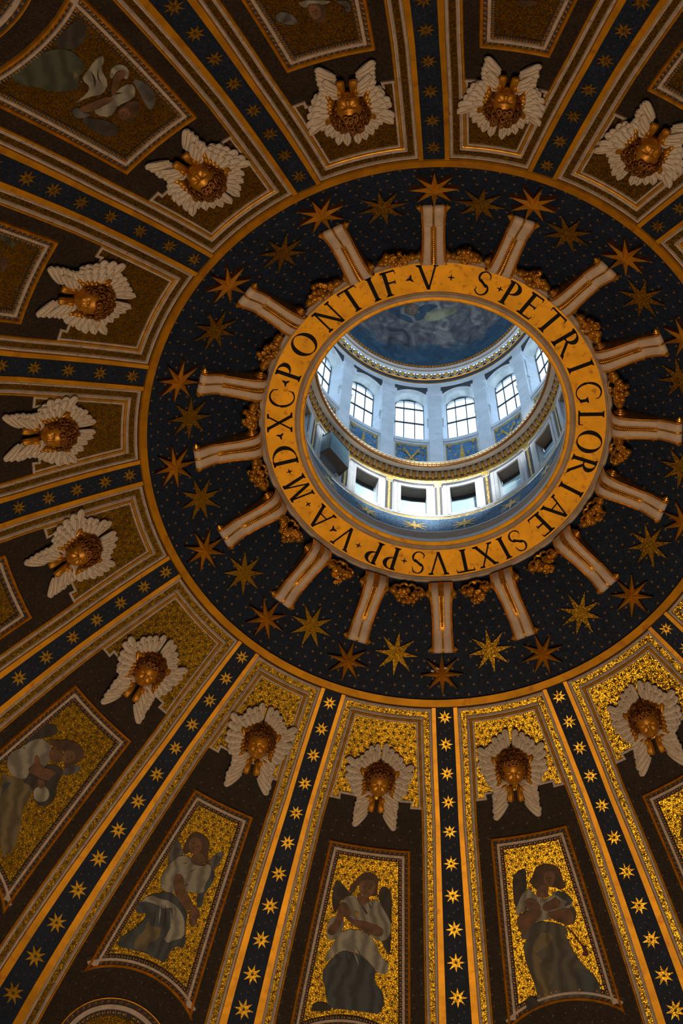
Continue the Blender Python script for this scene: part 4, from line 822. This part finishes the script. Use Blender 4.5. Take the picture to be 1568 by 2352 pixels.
for n in range(16):
    az = -5.8+22.5*n+.0
    for a2, z in ((0, 44.25),):
        rr_ = 4.44+.26*(z-43.63)/1.49; n_ = Vector((0, 0, 1)); a = math.radians(az); out = Vector((math.sin(a), math.cos(a), 0)); up = (out*.17+Vector((0, 0, 1))).normalized(); rx = Vector((math.cos(a), -math.sin(a), 0)); mm = Matrix.Identity(4)
        nz = rx.cross(up)
        for i in range(3): mm[i][0], mm[i][1], mm[i][2] = rx[i], up[i], -nz[i] if False else nz[i]
        mm.translation = Vector(P3(rr_, az, z)) - out*.02
        gg = G(); pts = star_poly(8, .62, .17); gg.add([(x, y*.95, 0) for x, y in pts] + [(0, 0, 0)], [(i, (i+1) % 16, 16) for i in range(16)])
        if n == 0: bst = gg.mesh('gold_star', ['lantern_gold'])
        link('gold_star', bst, wl, mm)
g = G()
for i in range(4):
    for j in range(64):
        z = 43.85+.32*i; az = 360*(j+.5*(i % 2))/64; r = 4.44+.26*(z-43.63)/1.49-.012; g.add([P3(r, az-.5, z), P3(r, az+.5, z), P3(r, az+.15, z+.05), P3(r, az-.1, z-.05)], [(0,3,1,2)])
part('dark_fleck', g, 'dark_panel', wl, kind='stuff')
# niche zone: wall R 4.80, one square niche per bay
RN = 4.80
g = G(); gf = G()
for c in WC:
    A = [c-11.25, c-5.85, c+5.85, c+11.25]
    g.grid([[P3(RN, a, z) for a in frange(A[0], A[1], 2)] for z in (45.5, 48.75)]); g.grid([[P3(RN, a, z) for a in frange(A[2], A[3], 2)] for z in (45.5, 48.75)])
    g.grid([[P3(RN, a, z) for a in frange(A[1], A[2], 2)] for z in (45.5, 45.78)]); gf.grid([[P3(RN-.01, a, z) for a in frange(A[0], A[3], 2)] for z in (48.12, 48.75)])
    g.grid([[P3(RN, a, z) for a in frange(A[1], A[2], 2)] for z in (47.72, 48.75)])
part('niche_wall', g, 'white_marble', wl); part('gold_frieze', gf, 'lantern_gold', wl)
for i, c in enumerate(sorted(WC, key=lambda q: abs(q+5.8))):
    if abs(c) > 95 : 
        if True:
            g = G(); g.grid([[P3(RN+.02, a, z) for a in frange(c-6, c+6, 2)] for z in (45.7, 47.8)]); part('blind_panel', g, 'shutter', wl); continue
    o0 = P3(RN, c, 45.8); nr = empty('window_%d' % (i+1), o0); tag(nr, 'low square niche in a moulded marble frame, lantern base, above %s' % near(c), 'niche', 'square niches of the lantern', 'structure')
    h = 5.85
    def Q(u, z, r): return P3(r, c+u, z)
    g = G(); rb = 5.14
    for u in (-h, h): g.grid([[Q(u, z, r) for z in (45.78, 47.72)] for r in (RN-.03, rb)])
    part('jamb', g, 'white_marble', nr, False, o0)
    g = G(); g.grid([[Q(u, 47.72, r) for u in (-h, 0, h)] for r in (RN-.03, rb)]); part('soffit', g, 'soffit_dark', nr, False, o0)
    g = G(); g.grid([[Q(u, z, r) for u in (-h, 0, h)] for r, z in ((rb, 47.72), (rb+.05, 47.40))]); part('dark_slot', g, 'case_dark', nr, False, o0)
    g = G(); g.grid([[Q(u, z, r) for u in (-h, 0, h)] for r, z in ((rb+.05, 47.40), (rb, 47.40), (rb-.01, 46.95), (rb-.03, 46.94))]); part('upper_board', g, 'shutter', nr, False, o0)
    g = G(); g.grid([[Q(u, z, r) for u in (-h, 0, h)] for r, z in ((rb-.005, 46.92), (rb-.03, 46.92), (rb-.04, 45.7))]); part('lower_board', g, 'shutter', nr, False, o0)
    # moulded frame: three steps on sides and top
    for nm, (u0, u1, zt, d, mm_) in {'inner_frame': (h, h+1.5, 47.92, .09, 'white_marble'), 'outer_frame': (h+1.5, h+3.3, 48.1, .05, 'white_marble')}.items():
        g = G(); pb = lambda x, y, z: P3(RN-z, c+x, y)
        for s in (-1, 1): g.box(pb, s*u0, s*u1, 45.5, zt, -.02, d)
        arcbox(g, RN, c, -u1, u1, 47.74 if u0 == h else 47.92, zt, -.02, d); part(nm, g, mm_, nr, False, o0)
    g = G(); pb = lambda x, y, z: P3(RN-z, c+x, y)
    arcbox(g, RN, c, -h-3.7, h+3.7, 48.08, 48.12, -.02, .11); arcbox(g, RN, c, -h-3.5, h+3.5, 48.03, 48.08, -.02, .07); part('cornice_strip', g, 'white_marble', nr, False, o0)
    g = G(); g.box(pb, 11.25-.5, 11.25+.5, 45.6, 47.95, 0, .03); part('gold_strip', g, 'lantern_gold', nr, False, o0)
    g = G()
    for s in (-1, 1): g.box(pb, 11.25+s*1.1-.5, 11.25+s*1.1+.5, 45.6, 47.95, 0, .025)
    part('grey_strip', g, 'dark_panel', nr, False, o0)
# cornice with gilded leaves, soffit, bead-and-egg edge
cn = ring_part('trim_60', [(4.80, 48.68), (4.86, 48.74), (4.88, 48.82), (4.70, 49.09), (4.62, 49.10)], 'joint', None); tag(cn, 'projecting lantern cornice with gilded leaves and pearl edge', 'cornice', None, 'structure')
ring_part('soffit', [(4.63, 49.09), (4.61, 49.11), (4.43, 49.08)], 'white_marble', cn); ring_part('brown_line', [(4.43, 49.08), (4.42, 49.0), (4.385, 48.98)], 'brown_stone', cn)
ring_part('front_edge', [(4.385, 48.98), (4.37, 48.94), (4.35, 48.95), (4.35, 49.02)], 'gold_dark', cn); ring_part('pearl_ground', [(4.36, 49.02), (4.34, 49.22)], 'gold', cn); ring_part('top_edge', [(4.34, 49.22), (4.32, 49.24), (4.34, 49.32), (5.3, 49.4)], 'white_marble', cn)
g = G(); rows = []
for z, w, d in ((-.13, .03, .06), (-.11, .055, .09), (-.02, .072, .12), (.06, .065, .08), (.12, .06, .03)): rows.append([(u*w, z, d*(1-.5*u*u)) for u in (-1, -.5, 0, .5, 1)])
g.grid(rows); leaf_m = g.mesh('leaf', ['leaf_gold'], True)
g = G(); rows = []
for z, w, d in ((-.12, .015, .06), (-.06, .045, .09), (.02, .04, .09), (.08, .05, .07), (.13, .055, .03)): rows.append([(u*w, z, d*(1-.4*u*u)) for u in (-1, 0, 1)])
g.grid(rows); tongue_m = g.mesh('white_tongue', ['console_marble'], True)
def in_frame(r, az, z):
    a = math.radians(az); mm = Matrix(((-math.cos(a), 0, -math.sin(a), 0), (math.sin(a), 0, -math.cos(a), 0), (0, 1, 0, 0), (0, 0, 0, 1))); mm.translation = Vector(P3(r, az, z)); return mm
for k in range(120):
    az = 3*k-8.6
    if 110 < (az % 360) < 250: continue
    link('leaf', leaf_m, cn, in_frame(4.76, az, 48.92) @ Matrix.Rotation(.62, 4, 'X') @ Matrix.Scale(1.25, 4)); link('white_tongue', tongue_m, cn, in_frame(4.73, az+1.5, 48.92) @ Matrix.Rotation(.62, 4, 'X') @ Matrix.Scale(1.2, 4))
g = G(); uvs(g, .052, .075, .05, 8, 6); bead_m = g.mesh('pearl', ['leaf_gold'], True)
g = G(); g.tube([(.078*math.cos(q), .095*math.sin(q)-.0, .012) for q in [math.pi*(.95+1.1*k/9) for k in range(10)]], .014, 5); cup_m = g.mesh('pearl_cup', ['console_marble'], True)
for k in range(160):
    az = 2.25*k+.73
    if 110 < (az % 360) < 250: continue
    link('pearl', bead_m, cn, in_frame(4.345, az, 49.12)); link('pearl_cup', cup_m, cn, in_frame(4.34, az, 49.12))
# window drum
RD = 5.32; RG = 5.90
wd = empty('wall_drum_lantern', (0, 0, 53)); tag(wd, 'ring of marble piers and arched windows high in the lantern', 'wall', None, 'structure')
OD = (0, 0, 53)
H = 8.0
def arch(u, zs, rise): return zs+rise*max(0, 1-(u/H)**2)**.9
for i, c in enumerate(WC):
    vis = -85 < c < 75
    pb = lambda x, y, z: P3(RD-z, c+x, y)
    # pier to the right of the window (between this window and the next)
    g = G(); p0 = 11.25
    g.grid([[P3(RD-d, c+u, z) for u, d in ((H, -.1), (H, 0), (p0-1.0-2.1, 0), (p0-1.0-2.05, .06), (p0, .06), (p0+3.05, .06), (p0+3.1, 0), (22.5-H, 0), (22.5-H, -.1))] for z in (49.4, 51.4, 54.5, 57.95)])
    part('pier', g, 'white_marble', wd, False, OD)
    g = G()
    for z0, z1, d in ((57.95, 58.1, .09), (58.1, 58.38, .13), (58.38, 58.6, .19)): g.box(lambda x, y, z: P3(RD-z, c+x, y), H-.3-(.4 if d > .15 else 0), 22.5-H+.3+(.4 if d > .15 else 0), z0, z1, -.3, d)
    part('capital', g, 'white_marble', wd, False, OD)
    # wall over the arch, up to the frieze
    g = G(); us = frange(-H, H, 1.6)
    g.grid([[P3(RD, c+u, arch(u, 58.45, .66)) for u in us], [P3(RD, c+u, 59.9) for u in us]]); g.grid([[P3(RD, c+u, z) for u in (H, p0, 22.5-H)] for z in (58.5, 59.9)]); part('spandrel', g, 'white_marble', wd, False, OD)
    g = G(); g.grid([[P3(RD-.015, c+u, max(arch(u, 58.45, .66)+.06, 58.70)) for u in us], [P3(RD-.015, c+u, 59.50) for u in us]]); part('dark_panel', g, 'dark_panel', wd, False, OD)
    g = G(); g.grid([[P3(RD-d, c+u, arch(u, 58.45, .66)+dz) for u in us] for dz, d in ((.06, .0), (.055, .025), (.0, .025), (-.02, 0))]); part('archivolt', g, 'white_marble', wd, False, OD)
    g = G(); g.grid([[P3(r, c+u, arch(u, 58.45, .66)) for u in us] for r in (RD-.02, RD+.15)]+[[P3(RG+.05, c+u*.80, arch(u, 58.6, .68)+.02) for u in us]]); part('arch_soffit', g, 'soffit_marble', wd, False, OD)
    # parapet with blue panel
    g = G(); g.grid([[P3(RD, c+u, z) for u in frange(-H, H, 2)] for z in (49.4, 53.3)]); part('parapet', g, 'white_marble', wd, False, OD)
    g = G(); arcbox(g, RD, c, -H, H, 53.28, 53.55, -.3, .07); arcbox(g, RD, c, -H, H, 53.12, 53.22, -.02, .03); part('sill', g, 'white_marble', wd, False, OD)
    if not vis:
        continue
    wn = empty('window_%d' % (20+i), P3(RG, c, 53.6)); o0 = P3(RG, c, 53.6); tag(wn, 'arched iron-barred lantern window, bright sky behind, above %s' % near(c), 'window', 'arched lantern windows', 'structure')
    g = G(); arcbox(g, RD, c, -7.2, 7.2, 50.6, 53.05, -.01, .012); bp_ = part('blue_panel', g, 'lantern_blue', wn, False, o0)
    g = G()
    for x0, x1, y0, y1 in ((-7.2,-6.75,50.6,53.05),(6.75,7.2,50.6,53.05),(-6.75,6.75,52.92,53.05)): arcbox(g, RD, c, x0, x1, y0, y1, 0, .02)
    part('gold_border', g, 'lantern_gold', bp_, False, o0)
    g = G(); pz = lambda u, z: P3(RD-.05, c+u, z)
    if i % 2 == 0:
        for s in (-1, 1): g.add([pz(s*-3.6, 50.9), pz(s*-2.9, 50.8), pz(s*3.6, 52.4), pz(s*2.9, 52.55)], [(0,1,2,3)])
        g.add([pz(-3.8, 52.2), pz(-3.0, 52.15), pz(-2.9, 52.6), pz(-3.7, 52.6)], [(0,1,2,3)]); g.add([pz(3.8, 52.2), pz(3.0, 52.15), pz(2.9, 52.6), pz(3.7, 52.6)], [(0,1,2,3)])
    else:
        g.add([pz(-2.6, 50.7), pz(2.6, 50.7), pz(1.6, 51.2), pz(.9, 51.9), pz(.35, 52.7), pz(-.35, 52.7), pz(-.9, 51.9), pz(-1.6, 51.2)], [tuple(range(8))])
    for s in (-1, 1): g.add([pz(s*(6.6-1.9*math.sin(q)), 52.9-.5*math.cos(q)*math.sin(q)*1.4) for q in [k*math.pi/14 for k in range(8)]], [tuple(range(8))])
    part('gold_emblem', g, 'lantern_gold', bp_, False, o0)
    g = G()
    for u, z in ((-5.2,52.3),(-5,51.4),(5,51.4),(5.2,52.2),(0,52.5) if i % 2 == 0 else (-3,51.9),(0,51.0) if i % 2 == 0 else (3,51.9),(-2.2,51.6) if i % 2 == 0 else (-3.4,51),(2.2,51.6) if i % 2 == 0 else (3.4,51)):
        g.add([P3(RD-.03, c+u+8.5*x, z+y) for x, y in star_poly(6, .14, .05)], [tuple(range(12))])
    part('gold_star', g, 'lantern_gold', bp_, False, o0, 'stuff')
    # glazing: iron bars and panes
    hb = 6.2; zb, zt1, zt2 = 53.75, 56.61, 58.21
    ag = lambda u: 58.58+.62*max(0, 1-(u/hb)**2)**.72
    def rb(u0, u1, z0, z1, w=.03, ww=.5):
        g = G(); g.box(lambda x, y, z: P3(RG-z, c+x, y), u0, u1, z0, z1, -.03, .03); part('glazing_bar', g, 'iron', wn, False, o0)
    for u in (-2.35, 2.35): rb(u-.18, u+.18, zb, ag(u))
    for z in (zt1, zt2): rb(-hb, hb, z-.035, z+.035)
    rb(-hb, hb, zb-.04, zb+.04)
    for s in (-1, 1): rb(s*hb-.17, s*hb+.17, zb, 58.6)
    g = G(); us2 = frange(-hb, hb, .9); g.grid([[P3(RG-d, c+u, ag(u)+dz) for u in us2] for dz, d in ((0, .03), (.06, .03), (.06, -.03))]); part('arched_bar', g, 'iron', wn, False, o0)
    cols = [-hb, -2.35, 2.35, hb]
    for a_, b_ in zip(cols[:-1], cols[1:]):
        for z0, z1 in ((zb, zt1), (zt1, zt2), (zt2, None)):
            g = G(); uu = frange(a_, b_, 1.2); g.grid([[P3(RG, c+u, z0) for u in uu], [P3(RG, c+u, z1 if z1 else ag(u)) for u in uu]]); part('pane', g, 'glass', wn, False, o0)
    # wall fill outside the glazing frame
    g = G()
    for s in (-1, 1): g.grid([[P3(r, c+s*u, z) for u, r in ((H, RD+.02), (H, RD+.1), (hb, RG), (hb+.2, RG+.1))] for z in (53.5, 58.75)])
    g.grid([[P3(RG+.1, c+u, ag(u)+.03) for u in us2], [P3(RG+.1, c+u, 59.6) for u in us2]]); g.grid([[P3(r, c+u, z) for u in us] for r, z in ((RD, 53.55), (RG+.1, 53.74))]); part('reveal', g, 'white_marble', wn, False, o0)
    # stone brackets beside the opening
    for s in (-1, 1):
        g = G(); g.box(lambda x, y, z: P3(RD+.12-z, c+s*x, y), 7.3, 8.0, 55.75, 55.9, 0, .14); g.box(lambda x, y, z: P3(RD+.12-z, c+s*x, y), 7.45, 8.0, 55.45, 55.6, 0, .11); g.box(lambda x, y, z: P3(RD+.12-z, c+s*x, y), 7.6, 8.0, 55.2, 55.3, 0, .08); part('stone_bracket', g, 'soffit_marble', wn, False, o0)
# frieze and cupola
fr = ring_part('trim_61', [(5.32, 59.88), (5.30, 59.98), (5.32, 60.0)], 'white_marble', None); tag(fr, 'egg-and-dart frieze with gold eggs under the painted cupola', 'cornice', None, 'structure')
for nm, prf, m_ in (('gold_line', [(5.325, 60.0), (5.29, 60.02), (5.30, 60.10)], 'gold_bright'), ('dark_band', [(5.30, 60.10), (5.24, 60.30)], 'dark_panel'), ('gold_line', [(5.245, 60.30), (5.21, 60.31), (5.215, 60.38)], 'gold_bright'), ('egg_ground', [(5.23, 60.38), (5.15, 60.72)], 'joint'),
                    ('white_band', [(5.12, 60.71), (5.0, 60.78)], 'white_marble'), ('brown_line', [(5.0, 60.78), (4.96, 60.76), (4.93, 60.78)], 'brown_stone'), ('white_fillet', [(4.93, 60.78), (4.82, 60.76)], 'white_marble'), ('gold_ground', [(4.82, 60.76), (4.72, 60.80)], 'gold_dark')): ring_part(nm, prf, m_, fr)
g = G(); uvs(g, .115, .15, .11, 10, 8, 0, (0, 0, 0), lambda d: 1-.18*max(0, -d[1])); egg_m = g.mesh('egg', ['leaf_gold'], True)
g = G(); g.tube([(.165*math.cos(q), .195*math.sin(q)+.03, .0) for q in [math.pi*(.92+1.16*k/11) for k in range(12)]], .020, 5); shell_m = g.mesh('egg_shell', ['white_marble'], True)
g = G(); g.grid([[(u*w, y, .03) for u in (-1, 0, 1)] for y, w in ((.16, .035), (0, .02), (-.08, .045), (-.16, .005))]); dart_m = g.mesh('dart', ['gold'], False)
g = G(); g.add([(-.05, .06, 0), (.05, .06, 0), (0, -.06, 0), (0, .0, .05)], [(0,1,3),(1,2,3),(2,0,3)]); tooth_m = g.mesh('gold_tooth', ['leaf_gold'])
for k in range(80):
    az = 4.5*k-1.45
    if 95 < (az % 360) < 265: continue
    mm = in_frame(5.16, az, 60.55) @ Matrix.Rotation(.25, 4, 'X'); link('egg', egg_m, fr, mm); link('egg_shell', shell_m, fr, mm); link('dart', dart_m, fr, in_frame(5.17, az+2.25, 60.55) @ Matrix.Rotation(.25, 4, 'X'))
for k in range(200):
    az = 1.8*k
    if 95 < (az % 360) < 265: continue
    link('gold_tooth', tooth_m, fr, in_frame(4.76, az, 60.76) @ Matrix.Rotation(.5, 4, 'X'))
CUP = lambda az, ph: P3(4.74*math.cos(ph), az, 60.78+4.6*math.sin(ph))
g = G(); g.grid([[CUP(a*5, ph) for a in range(73)] for ph in frange(0, math.pi/2, .08)])
cu = part('ceiling_cupola', g, 'cupola', None, True); tag(cu, 'painted lantern cupola, grey clouds above a dark blue starry sky', 'ceiling', None, 'structure')
g = G()
for k in range(90):
    az = RND.uniform(-80, 80); ph = RND.uniform(.05, .42); p = Vector(CUP(az, ph))*1; s = .03
    mm = in_frame(0, az, 0); q = [mm @ Vector((x, y, 0)) for x, y in star_poly(4, .06, .018)]
    pin = Vector((p[0]*.995, p[1]*.995, p[2]-.01)); g.add([pin+v for v in q], [tuple(range(8))])
part('small_star', g, 'small_star', cu, kind='stuff')
for nme, c in dict(cupola_glow=(.20,.20,.12), cupola_wing=(.022,.055,.095), cupola_hair=(.10,.075,.045), cupola_face=(.20,.12,.09)).items(): M[nme] = simple(nme, c, .7, 0., .45, 2.2)
CP = [('glow_cloud', 'cupola_glow', '-0.5,0.746 3,0.791 8.6,0.817 15.5,0.833 23,0.817 27.1,0.782 27,0.742 20.9,0.735 14,0.716 7.9,0.704 3.3,0.695'),
 ('wing', 'cupola_wing', '-19.4,0.834 -20.5,0.776 -18.5,0.727 -21.3,0.708 -24.8,0.701 -28.8,0.706 -28.1,0.747 -24.4,0.791'),
 ('wing', 'cupola_wing', '-21.4,0.714 -18.7,0.736 -14.6,0.736 -10.5,0.728 -7.2,0.678 -9.5,0.675 -12.9,0.679 -16.4,0.684 -19.6,0.693'),
 ('wing', 'cupola_wing', '-5.2,0.841 -2.9,0.871 1,0.891 6.2,0.895 13,0.87 8.8,0.841 5.8,0.826 2.1,0.803 -4.5,0.814'),
 ('wing', 'cupola_wing', '-7.2,0.756 -5.2,0.785 -1.6,0.805 2.1,0.806 1.6,0.785 -0.5,0.746 -3,0.712 -5.1,0.702 -6.6,0.715'),
 ('hair', 'cupola_hair', '-17.3,0.818 -16.3,0.854 -13.2,0.88 -8.1,0.884 -5.8,0.858 -5.3,0.828 -6.1,0.783 -8.6,0.759 -12.1,0.755 -15.6,0.767'),
 ('face', 'cupola_face', '-13.2,0.852 -11.1,0.874 -8,0.872 -6.7,0.844 -6.8,0.807 -8.3,0.772 -10.4,0.763 -12.6,0.785 -13.4,0.82')]
for i, (nm, mt, s) in enumerate(CP):
    Q0 = [tuple(map(float, q.split(','))) for q in s.split()]; Q = []
    for j in range(len(Q0)):
        a, c2 = Q0[j], Q0[(j+1) % len(Q0)]; Q += [(a[0]*.75+c2[0]*.25, a[1]*.75+c2[1]*.25), (a[0]*.25+c2[0]*.75, a[1]*.25+c2[1]*.75)]
    k = 1-.006-.003*i; g = G(); n = len(Q); g.add([(p[0]*k, p[1]*k, p[2]-.02-.01*i) for p in (CUP(a, ph) for a, ph in Q)], [tuple(range(n))]); fo = part('painted_'+nm, g, mt, cu)
    if nm == 'face':
        ca = sum(q[0] for q in Q)/n; cp = sum(q[1] for q in Q)/n; g = G(); k -= .004
        for u, v, w, h in ((-1.6, .018, .7, .006), (1.7, .018, .7, .006), (.2, -.040, .9, .005), (.2, -.015, .25, .014)): g.add([tuple(np_ * k for np_ in CUP(ca+u+x*w, cp+v+y*h)[:2]) + (CUP(ca+u+x*w, cp+v+y*h)[2]-.09,) for x, y in ((-1,-1),(1,-1),(1,1),(-1,1))], [(0,1,2,3)])
        part('face_features', g, 'feature', cu, kind='stuff')

# a glazed case swung out of the niche at the lower left
c = -49.6
bx = empty('equipment_case', P3(4.5, c, 45.4)); o0 = P3(4.5, c, 45.4); tag(bx, 'boxy blue-grey glazed case jutting from the lantern wall at the lower left', 'case')
def BX(u, z, r): return P3(r, c+u, z)
r0, r1 = 4.30, 4.86; ua, ub = -7.2, 6.6
g = G(); g.grid([[BX(u, z, r0) for u in (ua, ub)] for z in (45.9, 47.4)]); part('front_pane', g, 'case_glass', bx, False, o0, label='flat blue-grey glass front')
g = G()
for u in (ua, ub): g.grid([[BX(u, z, r) for r in (r0, r1)] for z in (45.9, 47.4)])
part('side_pane', g, 'case_glass', bx, False, o0)
g = G(); g.grid([[BX(u, 45.9, r) for u in (ua, ub)] for r in (r0, r1)]); part('base', g, 'case_dark', bx, False, o0, label='dark underside')
g = G(); g.grid([[BX(u, 47.4, r) for u in (ua, ub)] for r in (r0, r1)]); part('top', g, 'case_dark', bx, False, o0)
for nm, e in (('edge_bar', [BX(u, z, r) for u, z, r in q]) for q in ([(ua,45.9,r0),(ub,45.9,r0)],[(ua,47.4,r0),(ub,47.4,r0)],[(ua,45.9,r0),(ua,47.4,r0)],[(ub,45.9,r0),(ub,47.4,r0)],[(ua,45.9,r0),(ua,45.9,r1)],[(ub,45.9,r0),(ub,45.9,r1)],[(ua,47.4,r0),(ua,47.4,r1)],[(ub,47.4,r0),(ub,47.4,r1)])):
    g = G(); g.tube(e, .025, 4); part(nm, g, 'iron', bx, False, o0)
